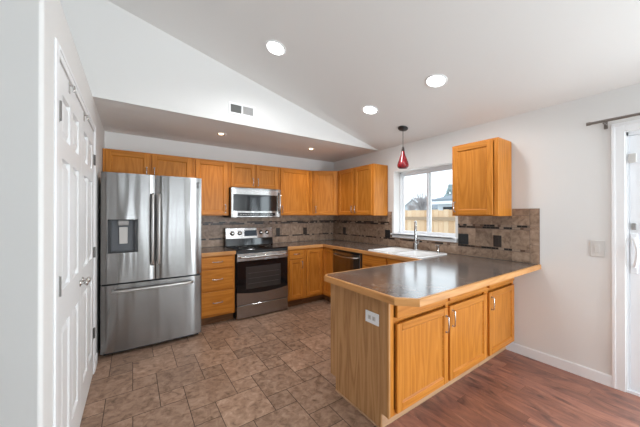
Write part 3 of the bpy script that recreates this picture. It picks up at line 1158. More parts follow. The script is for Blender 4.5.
def splash(label, along, regions, lo, hi, loc, border=None):
    """along = 'x' (back wall) or 'y' (window wall)"""
    def box(mb, a0, a1, z0, z1, t, t0=0.0):
        if along == 'x':
            mb.box(a0, a1, YB - t, YB - 0.0005 - t0, z0, z1)
        else:
            mb.box(XR - t, XR - 0.0005 - t0, a0, a1, z0, z1)
    root = thing('backsplash', label, 'backsplash', loc)
    m, mo = MB(), MB()
    for (a0, a1, z0, z1) in regions:
        box(m, a0, a1, z0, z1, BT - 0.002)
    gp = 0.0016
    rows = [(0.9155, 1.016, 0.33, 0.0), (1.038, 1.232, 0.168, 0.02), (1.278, 1.376, 0.33, 0.09), (1.376, 1.46, 0.33, 0.2)]
    for (z0, z1, w, o) in rows:
        a = lo + 0.077 - 8 * w + o * 0
        while a < hi:
            rc = (a + gp, a + w - gp, z0 + gp, z1 - gp)
            if rc[1] > lo:
                if border is not None and rc[0] < border:
                    rc = (max(rc[0], border + gp), rc[1], rc[2], rc[3])
                for q in clip_rects(rc, regions, 0.006):
                    bm = bmesh.new()
                    box(m, *q, BT, 0.004) if False else m_tile(m, along, *q)
            a += w
    if border is not None:
        for z0, z1 in ((0.9155, 1.09), (1.09, 1.27), (1.27, 1.445)):
            m_tile(m, along, lo + gp, border - gp, z0 + gp, z1 - gp)
    m.build('tile_field', [M['wall_grout'], M['wall_stone']], root)
    bands = [(1.018, 1, regions), (1.236, 2, regions)]
    if border is not None:
        bands = [(1.018, 1, regions), (1.236, 2, [r for r in regions if r[1] < WY0]), (1.236, 2, [r for r in regions if r[0] > WY1])]
    for (z0, nrow, regions) in bands:
        mo = MB()
        for r in range(nrow):
            a = lo if border is None else border
            a += 0.0 if r == 0 else 0.02
            while a < hi:
                w = random.choice((0.028, 0.040, 0.048, 0.052))
                for q in clip_rects((a + 0.0015, a + w - 0.0015, z0 + r * 0.022 + 0.001, z0 + r * 0.022 + 0.0195), regions, 0.008):
                    m_tile(mo, along, *q, mat=0)
                a += w
        mo.build('mosaic_band', M['mosaic'], root, label='thin glass mosaic strip' if nrow == 1 else 'double row glass mosaic strip')
    return root


def m_tile(mb, along, a0, a1, z0, z1, mat=1):
    t0, t1 = BT - 0.003, BT
    if along == 'x':
        mb.box(a0, a1, YB - t1, YB - t0, z0, z1, mat)
    else:
        mb.box(XR - t1, XR - t0, a0, a1, z0, z1, mat)


splash('brown stone tile backsplash with mosaic bands on the back wall behind the range', 'x', [(0.648, XR - 0.011, 0.9155, 1.371)], 0.648, XR - 0.011, (1.9, YB, 0.9155))
WR = [(0.945, 1.171, 0.9155, 1.445), (1.171, 1.627, 0.9155, 1.371), (1.627, WY0 - 0.037, 0.9155, 1.445), (WY0 - 0.037, WY1 + 0.032, 0.9155, WZ0 - 0.037),
      (WY1 + 0.032, 2.799, 0.9155, 1.43), (2.799, YB - 0.0005, 0.9155, 1.371)]
splash('brown stone tile backsplash with mosaic bands on the window wall above the sink', 'y', WR, 0.945, YB - 0.0005, (XR, 2.5, 0.9155), border=1.02)


# ------------------------------------------------------------------ wall plates
def plate(name, label, cat, c, wall, w, h, mat, ins, devs, group=None):
    """c = centre on the wall surface; wall = 'x+' (window wall), 'y+' (back wall) or 'panel' (faces -x)"""
    if wall == 'y+':
        X = frame(c, XP, YP)
    else:
        X = frame(c, XQ, YQ)
    root = thing(name, label, cat, c, 'outlet and switch plates on the walls')
    m = MB()
    m.box(-w / 2, w / 2, -h / 2, h / 2, 0.0005, 0.007, X=X, bevel=0.003, seg=2)
    m.build('cover_plate', M[mat], root)
    for d in range(devs):
        u = 0 if devs == 1 else (-0.023 + 0.046 * d) * w / 0.116
        m = MB()
        if name == 'light_switch':
            m.box(u - 0.016, u + 0.016, -0.033, 0.033, 0.0072, 0.0105, X=X, bevel=0.0015)
            m.build('rocker', M[ins], root)
        else:
            hz = w > h
            for s in (-1, 1):
                du, dv = (u + s * 0.020, 0) if hz else (u, s * 0.020)
                m.box(du - 0.014, du + 0.014, dv - 0.014, dv + 0.014, 0.0072, 0.0092, X=X, bevel=0.0015)
                for q in (-0.005, 0.005):
                    m.box(du + (0 if hz else q) - (0.004 if hz else 0.0012), du + (0 if hz else q) + (0.004 if hz else 0.0012),
                          dv + (q if hz else 0) - (0.0012 if hz else 0.004), dv + (q if hz else 0) + (0.0012 if hz else 0.004), 0.0093, 0.0096, 1, X=X)
            m.build('receptacle', [M[ins], M['black']], root)
    return root


xs_ = XR - BT
plate('light_switch', 'ivory light switch on the white wall left of the patio door', 'switch', (XR, 0.557, 1.105), 'x+', 0.088, 0.135, 'plate_white', 'plate_white', 1)
plate('power_outlet', 'white outlet laid sideways on the brown peninsula end panel', 'outlet', (XPN - 0.0135, 1.303, 0.697), 'x+', 0.122, 0.078, 'trim', 'plate_white', 1)
plate('light_switch', 'black double switch plate on tile right of the window', 'switch', (xs_, 1.665, 1.103), 'x+', 0.118, 0.122, 'black', 'black', 2)
plate('power_outlet', 'dark bronze outlet under the stand-alone wall cabinet', 'outlet', (xs_, 1.305, 1.106), 'x+', 0.078, 0.122, 'dark_bronze', 'dark_bronze', 1)
plate('light_switch', 'black double switch plate on tile left of the window', 'switch', (xs_, 2.805, 1.094), 'x+', 0.100, 0.122, 'black', 'black', 2)
plate('power_outlet', 'dark outlet on the window wall tile near the corner', 'outlet', (xs_, 3.825, 1.094), 'x+', 0.078, 0.125, 'dark_bronze', 'dark_bronze', 1)
plate('power_outlet', 'dark outlet on the back wall tile left of the corner', 'outlet', (2.53, YB - BT, 1.094), 'y+', 0.076, 0.125, 'dark_bronze', 'dark_bronze', 1)
plate('power_outlet', 'dark outlet on the back wall tile just right of the range', 'outlet', (2.000, YB - BT, 1.10), 'y+', 0.070, 0.125, 'dark_bronze', 'dark_bronze', 1)

# ------------------------------------------------------------------ refrigerator
FX0, FX1, FY, FZ = -0.256, 0.646, 3.335, 1.80
rf = thing('refrigerator', 'stainless french-door refrigerator with water dispenser beside the pantry', 'refrigerator', ((FX0 + FX1) / 2, 3.75, 0))
m = MB()
m.box(FX0 + 0.004, FX1 - 0.004, FY + 0.062, 4.13, 0.03, 1.775, bevel=0.004)
m.build('cabinet', M['fridge_side'], rf)
m = MB()
m.box(FX0 + 0.02, FX1 - 0.02, FY + 0.06, 4.0, 0.006, 0.0295)
m.build('base_grille', M['black'], rf)
for sx in (FX0 + 0.07, FX1 - 0.07):
    for sy in (FY + 0.10, 3.95):
        m = MB()
        m.cyl((sx, sy, 0), (sx, sy, 0.0055), 0.018, n=12)
        m.build('leveling_foot', M['black'], rf)
xm = 0.196
zf0, zf1, zd0 = 0.042, 0.696, 0.712


def steel_slab(mb, x0, x1, z0, z1, mat=0, crown=0.010, hole=None):
    """door skin, softly bowed from side to side"""
    n = 14
    xs = [x0 + (x1 - x0) * i / n for i in range(n + 1)]
    if hole:
        xs = sorted(set(xs) | {hole[0], hole[1]})
    zs = [z0, z1] if not hole else [z0, hole[2], hole[3], z1]
    def yy(x):
        t = (x - x0) / (x1 - x0) * 2 - 1
        e = crown * (1 - t * t)
        edge = min(x - x0, x1 - x)
        e -= 0.006 * max(0, 1 - edge / 0.012) ** 2
        return FY - e
    bm = bmesh.new()
    grid = {(i, j): bm.verts.new((x, yy(x), z)) for i, x in enumerate(xs) for j, z in enumerate(zs)}
    back = {(i, j): bm.verts.new((x, FY + 0.058, z)) for i, x in enumerate(xs) for j, z in enumerate(zs)}
    for i in range(len(xs) - 1):
        for j in range(len(zs) - 1):
            if hole and j == 1 and xs[i] >= hole[0] - 1e-6 and xs[i + 1] <= hole[1] + 1e-6:
                continue
            bm.faces.new((grid[i, j], grid[i + 1, j], grid[i + 1, j + 1], grid[i, j + 1]))
    bmesh.ops.recalc_face_normals(bm, faces=bm.faces[:])
    for f in bm.faces:
        if f.normal.y > 0:
            f.normal_flip()
    mb.add(bm, mat, 'z', None, True)
    bm = bmesh.new()
    V = lambda x, y, z: bm.verts.new((x, y, z))
    for j in (0, -1):
        for i in range(len(xs) - 1):
            z = zs[j]
            bm.faces.new((V(xs[i], yy(xs[i]), z), V(xs[i + 1], yy(xs[i + 1]), z), V(xs[i + 1], FY + 0.058, z), V(xs[i], FY + 0.058, z)))
    for x in (x0, x1):
        bm.faces.new((V(x, yy(x), z0), V(x, FY + 0.058, z0), V(x, FY + 0.058, z1), V(x, yy(x), z1)))
    mb.add(bm, mat)


def bar_handle(parent, pts, r=0.012):
    m = MB()
    m.tube(pts, r, n=12)
    return m.build('handle', M['handle_steel'], parent)


DX0, DX1, DZ0, DZ2 = -0.203, 0.042, 1.008, 1.338
m = MB()
steel_slab(m, FX0, xm - 0.003, zd0, FZ, hole=(DX0, DX1, DZ0, DZ2))
ld = m.build('door', M['fridge_steel'], rf)
m = MB()
ydp = FY + 0.045
m.box(DX0, DX1, ydp, ydp + 0.004, DZ0, DZ2, 0)
m.box(DX0, DX0 + 0.025, FY - 0.011, ydp, DZ0, DZ2, 1)
m.box(DX1 - 0.025, DX1, FY - 0.011, ydp, DZ0, DZ2, 1)
m.box(DX0, DX1, FY - 0.011, ydp, DZ2 - 0.008, DZ2, 1)
m.box(DX0 + 0.025, DX1 - 0.025, FY - 0.008, ydp, DZ0, DZ0 + 0.012, 1)
dsp = m.build('dispenser', [M['dark_grey'], M['black']], ld, label='dark grey water and ice dispenser recess')
m = MB()
m.box(-0.125, -0.035, FY - 0.004, ydp - 0.002, 1.278, DZ2 - 0.009, bevel=0.008)
m.build('nozzle_housing', M['mid_grey'], dsp)
m = MB()
m.box(-0.115, -0.045, FY + 0.022, FY + 0.034, 1.095, 1.262, bevel=0.004)
m.build('paddle', M['paddle'], dsp, label='pale metal dispenser paddle')
m = MB()
steel_slab(m, xm + 0.003, FX1, zd0, FZ)
rd = m.build('door', M['fridge_steel'], rf)
m = MB()
m.box(0.583, 0.617, FY - 0.0042, FY - 0.0028, 1.685, 1.752, 0)
Xb = Matrix.Translation((0.600, FY - 0.0043, 1.725)) @ Matrix.Rotation(R(90), 4, 'X')
m.lathe([(0.009, 0), (0.009, 0.0008), (0.013, 0.0008), (0.013, 0)], X=Xb, mat=1, n=20)
m.box(0.590, 0.610, FY - 0.0052, FY - 0.0043, 1.694, 1.700, 1)
m.build('badge', [M['black'], M['plate_white']], rd, label='small dark square sticker with a pale ring')
for d, hx in ((ld, xm - 0.028), (rd, xm + 0.028)):
    bar_handle(d, [(hx, FY - 0.004, 1.60), (hx, FY - 0.045, 1.595), (hx, FY - 0.058, 1.55), (hx, FY - 0.062, 1.23), (hx, FY - 0.058, 0.915), (hx, FY - 0.045, 0.87), (hx, FY - 0.004, 0.865)])
m = MB()
steel_slab(m, FX0, FX1, zf0, zf1)
fd = m.build('freezer_drawer', M['fridge_steel'], rf)
bar_handle(fd, [(-0.165, FY - 0.003, 0.640), (-0.163, FY - 0.045, 0.640), (-0.11, FY - 0.060, 0.640), (0.19, FY - 0.066, 0.640), (0.49, FY - 0.060, 0.640), (0.545, FY - 0.045, 0.640), (0.547, FY - 0.003, 0.640)], 0.013)
for hx in (FX0 + 0.06, FX1 - 0.06):
    m = MB()
    m.box(hx - 0.04, hx + 0.04, FY + 0.02, FY + 0.12, 1.8005 if False else 1.776, 1.797 if False else 1.795, bevel=0.004) if False else \
        m.box(hx - 0.04, hx + 0.04, FY + 0.064, FY + 0.16, 1.776, 1.796, bevel=0.004)
    m.build('hinge_cover', M['dark_grey'], rf)

# ------------------------------------------------------------------ range
GX0, GX1, GY = 1.110, 1.862, 3.53
rg = thing('range', 'stainless electric range with black glass cooktop and oven door', 'stove', ((GX0 + GX1) / 2, 3.85, 0))
m = MB()
m.box(GX0, GX1, GY + 0.032, 4.14, 0.012, 0.904)
m.build('body', M['black'], rg)
for sx in (GX0 + 0.05, GX1 - 0.05):
    for sy in (GY + 0.08, 4.08):
        m = MB()
        m.cyl((sx, sy, 0), (sx, sy, 0.0125), 0.016, n=10)
        m.build('leveling_foot', M['black'], rg)
m = MB()
m.box(GX0 + 0.0, GX1, GY + 0.004, 4.06, 0.905, 0.922, bevel=0.005, seg=2)
ck = m.build('cooktop', M['black_gloss'], rg)
for (bx, by, br) in ((1.30, 3.70, 0.10), (1.67, 3.70, 0.085), (1.30, 3.93, 0.075), (1.67, 3.93, 0.09)):
    m = MB()
    m.lathe([(br - 0.003, 0.9222), (br - 0.003, 0.9226), (br, 0.9226), (br, 0.9222)], (bx, by, 0), n=36)
    m.build('burner_ring', M['mid_grey'], ck)
m = MB()
m.prism([(4.045, 0.922), (4.14, 0.922), (4.14, 1.03), (4.058, 1.03)], GX0 + 0.004, GX1 - 0.004, 0, X=Xe)
m.build('backguard', M['black_gloss'], rg)
m = MB()
yq0, yq1 = 4.050, 4.082
m.prism([(yq0, 1.022), (4.14, 1.022), (4.14, 1.185), (yq1, 1.185)], GX0 + 0.004, GX1 - 0.004, 0, X=Xe, bevel=0.004)
cp = m.build('control_panel', M['steel'], rg)
nrm = Vector((0, -(1.185 - 1.022), (yq1 - yq0))).normalized()
slope = Vector((0, (yq1 - yq0), 1.185 - 1.022)).normalized()


def on_panel(x, t):
    p = Vector((x, yq0, 1.022)) + slope * t
    return p


for kx in (1.215, 1.325, 1.665, 1.765):
    m = MB()
    p = on_panel(kx, 0.085)
    Xk = Matrix.Translation(p) @ Vector((0, 0, 1)).rotation_difference(nrm).to_matrix().to_4x4()
    m.lathe([(0, 0.0005), (0.034, 0.0005), (0.034, 0.003), (0.026, 0.004), (0.024, 0.022), (0.020, 0.026), (0, 0.026)], X=Xk, n=20)
    m.build('knob', M['nickel'], cp)
m = MB()
a, b_ = on_panel(1.49, 0.035), on_panel(1.49, 0.125)
bm = bmesh.new()
q = [bm.verts.new(v) for v in ((1.395, a.y, a.z), (1.595, a.y, a.z), (1.595, b_.y, b_.z), (1.395, b_.y, b_.z))]
bmesh.ops.translate(bm, verts=q, vec=nrm * 0.0015)
f = bm.faces.new(q)
r = bmesh.ops.extrude_face_region(bm, geom=[f])
bmesh.ops.translate(bm, verts=[v for v in r['geom'] if isinstance(v, bmesh.types.BMVert)], vec=-nrm * 0.001)
bmesh.ops.recalc_face_normals(bm, faces=bm.faces[:])
m.add(bm)
m.build('display', M['display'], cp)
# oven door: steel rail on top, black glass, bowed steel skirt
m = MB()
m.box(GX0 + 0.004, GX1 - 0.004, GY, GY + 0.030, 0.195, 0.868, 0, 0.004)
od = m.build('oven_door', M['black_gloss'], rg)
m = MB()
m.box(GX0 + 0.004, GX1 - 0.004, GY - 0.004, GY - 0.0003, 0.770, 0.868, 0, 0.0015)
m.build('top_rail', M['steel'], od)
m = MB()
n = 16
bmv = []
poly = [(GX0 + 0.004, 0.195), (GX1 - 0.004, 0.195)]
for i in range(n + 1):
    t = 1 - i / n
    poly.append((GX0 + 0.004 + (GX1 - GX0 - 0.008) * t, 0.362 - 0.035 * (1 - (2 * t - 1) ** 2)))
Xy = Matrix(((1, 0, 0, 0), (0, 0, 1, 0), (0, 1, 0, 0), (0, 0, 0, 1)))
m.prism(poly, GY - 0.004, GY - 0.0003, 0, X=Xy)
m.build('lower_skirt', M['steel'], od)
m = MB()
m.box(1.235, 1.742, GY - 0.0022, GY - 0.0003, 0.392, 0.690, 0, 0.0008)
ow = m.build('oven_window', M['oven_glass'], od)
m = MB()
for zz in (0.46, 0.53, 0.60):
    m.box(1.26, 1.72, GY - 0.0030, GY - 0.0024, zz, zz + 0.004)
m.build('rack', M['rack'], ow)
m = MB()
hp = [(GX0 + 0.045, GY - 0.003, 0.825), (GX0 + 0.045, GY - 0.042, 0.825), (GX0 + 0.06, GY - 0.050, 0.825), (GX1 - 0.06, GY - 0.050, 0.825), (GX1 - 0.045, GY - 0.042, 0.825), (GX1 - 0.045, GY - 0.003, 0.825)]
m.tube(hp, 0.013, n=12)
m.build('handle', M['nickel'], od)
m = MB()
m.box(GX0 + 0.004, GX1 - 0.004, GY - 0.004, GY + 0.030, 0.018, 0.186, 0, 0.004)
m.build('storage_drawer', M['steel'], rg)

# ------------------------------------------------------------------ microwave
MX0, MX1, MY, MZ0, MZ1 = 1.1085, 1.8655, 3.768, 1.342, 1.766
mw = thing('microwave', 'stainless over-the-range microwave under the short oak cabinet', 'microwave', ((MX0 + MX1) / 2, 3.95, MZ0))
m = MB()
m.box(MX0, MX1, MY + 0.036, 4.155, MZ0, MZ1, bevel=0.002)
m.build('body', M['black'], mw)
m = MB()
m.box(MX0, MX1, MY, MY + 0.035, MZ0 + 0.004, MZ1, bevel=0.005, seg=2)
md = m.build('door', M['steel'], mw)
m = MB()
m.box(1.138, 1.800, MY - 0.002, MY - 0.0003, 1.437, 1.672, bevel=0.0007)
m.build('window', M['black_gloss'], md)
m = MB()
m.box(1.200, 1.770, MY - 0.002, MY - 0.0003, 1.366, 1.412, 0, 0.0007)
pn = m.build('control_strip', M['black_gloss'], md)
m = MB()
for i in range(14):
    m.box(1.235 + i * 0.036, 1.257 + i * 0.036, MY - 0.0027, MY - 0.0022, 1.384, 1.392)
m.build('key_row', M['mid_grey'], pn)
m = MB()
hx = 1.832
m.tube([(hx, MY + 0.001, 1.715), (hx, MY - 0.030, 1.705), (hx, MY - 0.042, 1.65), (hx, MY - 0.046, 1.565), (hx, MY - 0.042, 1.48), (hx, MY - 0.030, 1.425), (hx, MY + 0.001, 1.415)], 0.011, n=10)
m.build('handle', M['nickel'], md)
m = MB()
for i in range(3):
    m.box(MX0 + 0.05, MX1 - 0.05, MY - 0.0009, MY - 0.0002, 1.742 + i * 0.006, 1.744 + i * 0.006)
m.build('vent_slots', M['black'], md)

# ------------------------------------------------------------------ sink, faucet, soap dispenser
sk = thing('sink', 'white double-bowl drop-in sink under the window', 'sink', ((SX0 + SX1) / 2, (SY0 + SY1) / 2, CZ1))


def rrect(x0, x1, y0, y1, r, n=5):
    out = []
    for cx, cy, a in ((x1 - r, y1 - r, 0), (x0 + r, y1 - r, 90), (x0 + r, y0 + r, 180), (x1 - r, y0 + r, 270)):
        for k in range(n + 1):
            t = R(a + 90 * k / n)
            out.append((cx + r * math.cos(t), cy + r * math.sin(t)))
    return out


def loft(mb, loops, cap_last=True):
    bm = bmesh.new()
    rg_ = [[bm.verts.new(p) for p in lp] for lp in loops]
    n = len(rg_[0])
    for a, b in zip(rg_, rg_[1:]):
        for k in range(n):
            bm.faces.new((a[k], a[(k + 1) % n], b[(k + 1) % n], b[k]))
    if cap_last:
        bm.faces.new(rg_[-1])
    bmesh.ops.recalc_face_normals(bm, faces=bm.faces[:])
    for f in bm.faces:
        pass
    mb.add(bm, 0, 'z', None, True)


ymid_s = (SY0 + SY1) / 2
bowls = [(SX0 + 0.045, SX1 - 0.11, SY0 + 0.045, ymid_s - 0.02), (SX0 + 0.045, SX1 - 0.11, ymid_s + 0.02, SY1 - 0.045)]
# rim: plate with two rounded openings
bm = bmesh.new()
es = []
outer_l = rrect(SX0, SX1, SY0, SY1, 0.05)
for lp in [outer_l] + [rrect(*b, 0.05) for b in bowls]:
    vs = [bm.verts.new((x, y, CZ1 + 0.012)) for x, y in lp]
    es += [bm.edges.new((vs[i], vs[(i + 1) % len(vs)])) for i in range(len(vs))]
bmesh.ops.triangle_fill(bm, edges=es, use_beauty=True)
bmesh.ops.recalc_face_normals(bm, faces=bm.faces[:])
for f in bm.faces:
    if f.normal.z < 0:
        f.normal_flip()
m = MB()
m.add(bm)
loft(m, [[(x, y, CZ1 + 0.0125) for x, y in outer_l], [(x, y, CZ1 + 0.008) for x, y in rrect(SX0 - 0.006, SX1 + 0.006, SY0 - 0.006, SY1 + 0.006, 0.055)], [(x, y, CZ1 + 0.0008) for x, y in rrect(SX0 - 0.007, SX1 + 0.007, SY0 - 0.007, SY1 + 0.007, 0.055)]], False)
m.build('rim', M['porcelain'], sk)
for b in bowls:
    m = MB()
    loft(m, [[(x, y, CZ1 + 0.012) for x, y in rrect(*b, 0.05)],
             [(x, y, CZ1 + 0.002) for x, y in rrect(b[0] + .004, b[1] - .004, b[2] + .004, b[3] - .004, 0.048)],
             [(x, y, CZ1 - 0.13) for x, y in rrect(b[0] + .015, b[1] - .015, b[2] + .015, b[3] - .015, 0.05)],
             [(x, y, CZ1 - 0.16) for x, y in rrect(b[0] + .05, b[1] - .05, b[2] + .05, b[3] - .05, 0.05)]])
    bo = m.build('bowl', M['porcelain'], sk)
    m = MB()
    cx, cy = (b[0] + b[1]) / 2, (b[2] + b[3]) / 2
    m.lathe([(0, -0.1575), (0.03, -0.1575), (0.042, -0.1565), (0.042, -0.1598)], (cx, cy, CZ1), n=20)
    m.build('drain', M['chrome'], bo)
zr = CZ1 + 0.0125
fc = thing('faucet', 'tall chrome pull-down faucet behind the white sink', 'faucet', (3.045, 2.225, zr))
m = MB()
fx, fy = 3.045, 2.225
m.lathe([(0, 0.0003), (0.032, 0.0003), (0.034, 0.006), (0.030, 0.014), (0.029, 0.085), (0.019, 0.115), (0, 0.115)], (fx, fy, zr), n=20)
m.build('base', M['tap_steel'], fc)
m = MB()
dx, dy = -0.80, -0.60
ph = [(fx, fy, zr + 0.113), (fx, fy, zr + 0.28)]
for k in range(1, 10):
    t = R(180 * k / 10)
    q = 0.075 - 0.075 * math.cos(t)
    ph.append((fx + dx * q, fy + dy * q, zr + 0.28 + 0.085 * math.sin(t)))
ph.append((fx + dx * 0.15, fy + dy * 0.15, zr + 0.265))
m.tube(ph, 0.0165, n=12)
m.build('spout', M['tap_steel'], fc)
m = MB()
m.cyl((fx + dx * 0.15, fy + dy * 0.15, zr + 0.266), (fx + dx * 0.15, fy + dy * 0.15, zr + 0.17), 0.016, 0.018, n=14)
m.build('spray_head', M['tap_steel'], fc)
m = MB()
m.cyl((fx, fy - 0.019, zr + 0.075), (fx, fy - 0.04, zr + 0.075), 0.013, n=12)
m.tube([(fx, fy - 0.036, zr + 0.075), (fx, fy - 0.048, zr + 0.10), (fx, fy - 0.058, zr + 0.15)], [0.008, 0.007, 0.006], n=10)
m.build('lever', M['tap_steel'], fc)
sd = thing('soap_dispenser', 'short chrome soap dispenser on the sink rim right of the faucet', 'soap dispenser', (3.045, 1.90, zr))
m = MB()
m.lathe([(0, 0.0003), (0.019, 0.0003), (0.019, 0.005), (0.012, 0.010), (0.011, 0.055), (0, 0.055)], (3.045, 1.90, zr), n=16)
m.build('base', M['tap_steel'], sd)
m = MB()
m.lathe([(0.008, 0.055), (0.008, 0.075), (0.014, 0.078), (0.014, 0.090), (0, 0.092)], (3.045, 1.90, zr), n=16)
m.tube([(3.045, 1.90, zr + 0.084), (2.99, 1.90, zr + 0.086), (2.985, 1.90, zr + 0.075)], 0.006, n=8)
m.build('pump', M['tap_steel'], sd)

# ------------------------------------------------------------------ ceiling lamps, vent, pendant
vn = Vector((-SL, 0, -1)).normalized()


def recessed(label, x, y, vault=True):
    if vault:
        c = Vector((x, y, zvault(x)))
        n_ = vn
        ro, ri, es, mt = 0.098, 0.078, 'led', 'trim'
    else:
        c = Vector((x, y, ZC))
        n_ = Vector((0, 0, -1))
        ro, ri, es, mt = 0.066, 0.052, 'warm_led', 'trim'
    Xc = Matrix.Translation(c) @ Vector((0, 0, 1)).rotation_difference(n_).to_matrix().to_4x4()
    r = thing('recessed_light', label, 'ceiling light', tuple(c), 'recessed lights in the ceilings')
    m = MB()
    m.lathe([(ro, 0.0006), (ro - 0.004, 0.006), (ri + 0.004, 0.008), (ri, 0.003)], X=Xc, n=36)
    m.build('trim_ring', M[mt], r)
    m = MB()
    if vault:
        m.lathe([(ri, 0.003), (ri * 0.5, 0.0045), (0, 0.005)], X=Xc, n=32)
        m.build('lens', M['led'], r)
    else:
        m.lathe([(ri, 0.0045), (ri * 0.62, 0.0012), (ri * 0.6, 0.0012)], X=Xc, n=24)
        m.build('reflector', M['copper'], r)
        m = MB()
        m.lathe([(ri * 0.6, 0.0012), (ri * 0.4, 0.006), (0, 0.008)], X=Xc, n=24)
        m.build('bulb', M['warm_led'], r)
    l = bpy.data.lights.new('lamp', 'SPOT')
    l.energy = 24 if vault else 10
    l.color = (0.96, 0.98, 1.0) if vault else (1, 0.80, 0.58)
    l.spot_size = R(165) if vault else R(120)
    l.spot_blend = 0.7
    l.shadow_soft_size = 0.06 if vault else 0.03
    o = bpy.data.objects.new('lamp', l)
    COL.objects.link(o)
    o.parent = r
    o.location = n_ * 0.03
    o.rotation_euler = Vector((0, 0, -1)).to_track_quat('-Z', 'Y').to_euler()
    return r


recessed('large recessed light in the sloped ceiling, closest to the pantry', 1.082, 2.30)
recessed('large recessed light in the sloped ceiling, beside the pendant lamp', 2.292, 2.298)
recessed('large recessed light in the sloped ceiling, rightmost, out over the peninsula', 2.294, 1.453)
recessed('small warm recessed light in the dropped ceiling, left one above the refrigerator side', 0.90, 3.482, False)
recessed('small warm recessed light in the dropped ceiling, right one near the corner', 2.239, 3.50, False)

vx0, vx1, vz0, vz1 = 0.851, 1.147, 2.487, 2.617
vt = thing('air_vent', 'white wall air vent high on the gable wall', 'vent', ((vx0 + vx1) / 2, YS, vz0))
m = MB()
y0, y1 = YS - 0.008, YS - 0.0005
for (a, b, c, d) in ((vx0, vx0 + .022, vz0, vz1), (vx1 - .022, vx1, vz0, vz1), (vx0 + .022, vx1 - .022, vz0, vz0 + .022), (vx0 + .022, vx1 - .022, vz1 - .022, vz1), (0.990, 1.008, vz0 + .022, vz1 - .022)):
    m.box(a, b, y0, y1, c, d, bevel=0.002)
m.build('frame', M['trim'], vt)
for (a, b, ang, mt, lb) in ((vx0 + .022, 0.990, 40, 'vent_dark', 'open louvers with shade in their dark grey'), (1.008, vx1 - .022, -40, 'vent_pale', 'pale grey louvers')):
    m = MB()
    m.box(a, b, YS - 0.0012, YS - 0.0006, vz0 + .022, vz1 - .022)
    k = 9
    for i in range(k):
        z = vz0 + 0.022 + (i + 0.5) * (vz1 - vz0 - 0.044) / k
        Xl = Matrix.Translation((0, YS - 0.0045, z)) @ Matrix.Rotation(R(ang), 4, 'X')
        m.box(a, b, -0.0035, 0.0035, -0.0007, 0.0007, X=Xl)
    m.build('louvers', M[mt], vt, label=lb)

px, py = 2.815, 2.24
pz = zvault(px)
pn = thing('pendant_lamp', 'red art-glass pendant lamp hanging over the sink', 'lamp', (px, py, pz))
Xc = Matrix.Translation((px, py, pz)) @ Vector((0, 0, 1)).rotation_difference(vn).to_matrix().to_4x4()
m = MB()
m.lathe([(0.062, 0.0006), (0.062, 0.010), (0.055, 0.018), (0.02, 0.022), (0, 0.022)], X=Xc, n=28)
m.build('canopy', M['black'], pn)
ztop, zbot = 2.235, 1.975
m = MB()
m.cyl((px, py, pz - 0.02), (px, py, ztop - 0.01), 0.0035, n=8)
m.build('rod', M['black'], pn)
m = MB()
m.lathe([(0.004, 0.015), (0.012, 0.005), (0.017, -0.02), (0.019, -0.055), (0, -0.055)], (px, py, ztop), n=18)
m.build('socket_cap', M['dark_bronze'], pn)
m = MB()
h = ztop - zbot
pr_ = [(0.019, -0.050), (0.023, -0.07), (0.031, -0.10), (0.045, -0.14), (0.060, -0.18), (0.069, -0.212), (0.070, -0.232), (0.064, -0.250), (0.052, -0.262), (0.047, -0.258), (0.058, -0.245), (0.064, -0.228), (0.055, -0.185), (0.030, -0.11), (0.017, -0.06)]
m.lathe(pr_, (px, py, ztop), n=28)
m.build('lamp_shade', M['red_glass'], pn)

# ------------------------------------------------------------------ curtain rod
cr = thing('curtain_rod', 'brushed nickel curtain rod above the patio door', 'curtain rod', (XR, -0.4, 2.135))
m = MB()
m.cyl((XR - 0.08, 0.60, 2.135), (XR - 0.08, -1.75, 2.135), 0.011, n=14)
m.cyl((XR - 0.08, 0.605, 2.135), (XR - 0.08, 0.58, 2.135), 0.014, n=14)
m.build('rod', M['rod'], cr)
for yy in (0.505, -1.62):
    m = MB()
    m.box(XR - 0.006, XR - 0.0005, yy - 0.012, yy + 0.012, 2.085, 2.145, bevel=0.002)
    m.box(XR - 0.085, XR - 0.006, yy - 0.006, yy + 0.006, 2.112, 2.122, bevel=0.002)
    m.build('bracket', M['rod'], cr)

# ------------------------------------------------------------------ outdoors
gz = -0.35
m = MB()
m.box(XR + T + 0.01, 90, -40, 70, gz - 0.1, gz)
structure('ground', m, M['yard'])
fx = 6.5
fe = thing('garden_fence', 'pale cedar board fence across the back yard, seen through the window', 'fence', (fx, 3, gz))
m = MB()
y = -6.0
while y < 16:
    w = 0.138
    m.box(fx + 0.02, fx + 0.038, y, y + w - 0.006, gz, 1.505 + random.uniform(-0.012, 0.012))
    y += w
m.build('boards', M['cedar'], fe)
for zz in (1.235, 0.55, -0.1):
    m = MB()
    m.box(fx - 0.02, fx + 0.019, -6, 16, zz, zz + 0.085)
    m.build('rail', M['cedar_rail'], fe)
for yy in range(-5, 17, 3):
    m = MB()
    m.box(fx + 0.039, fx + 0.129, yy, yy + 0.09, gz, 1.40)
    m.build('post', M['cedar'], fe)


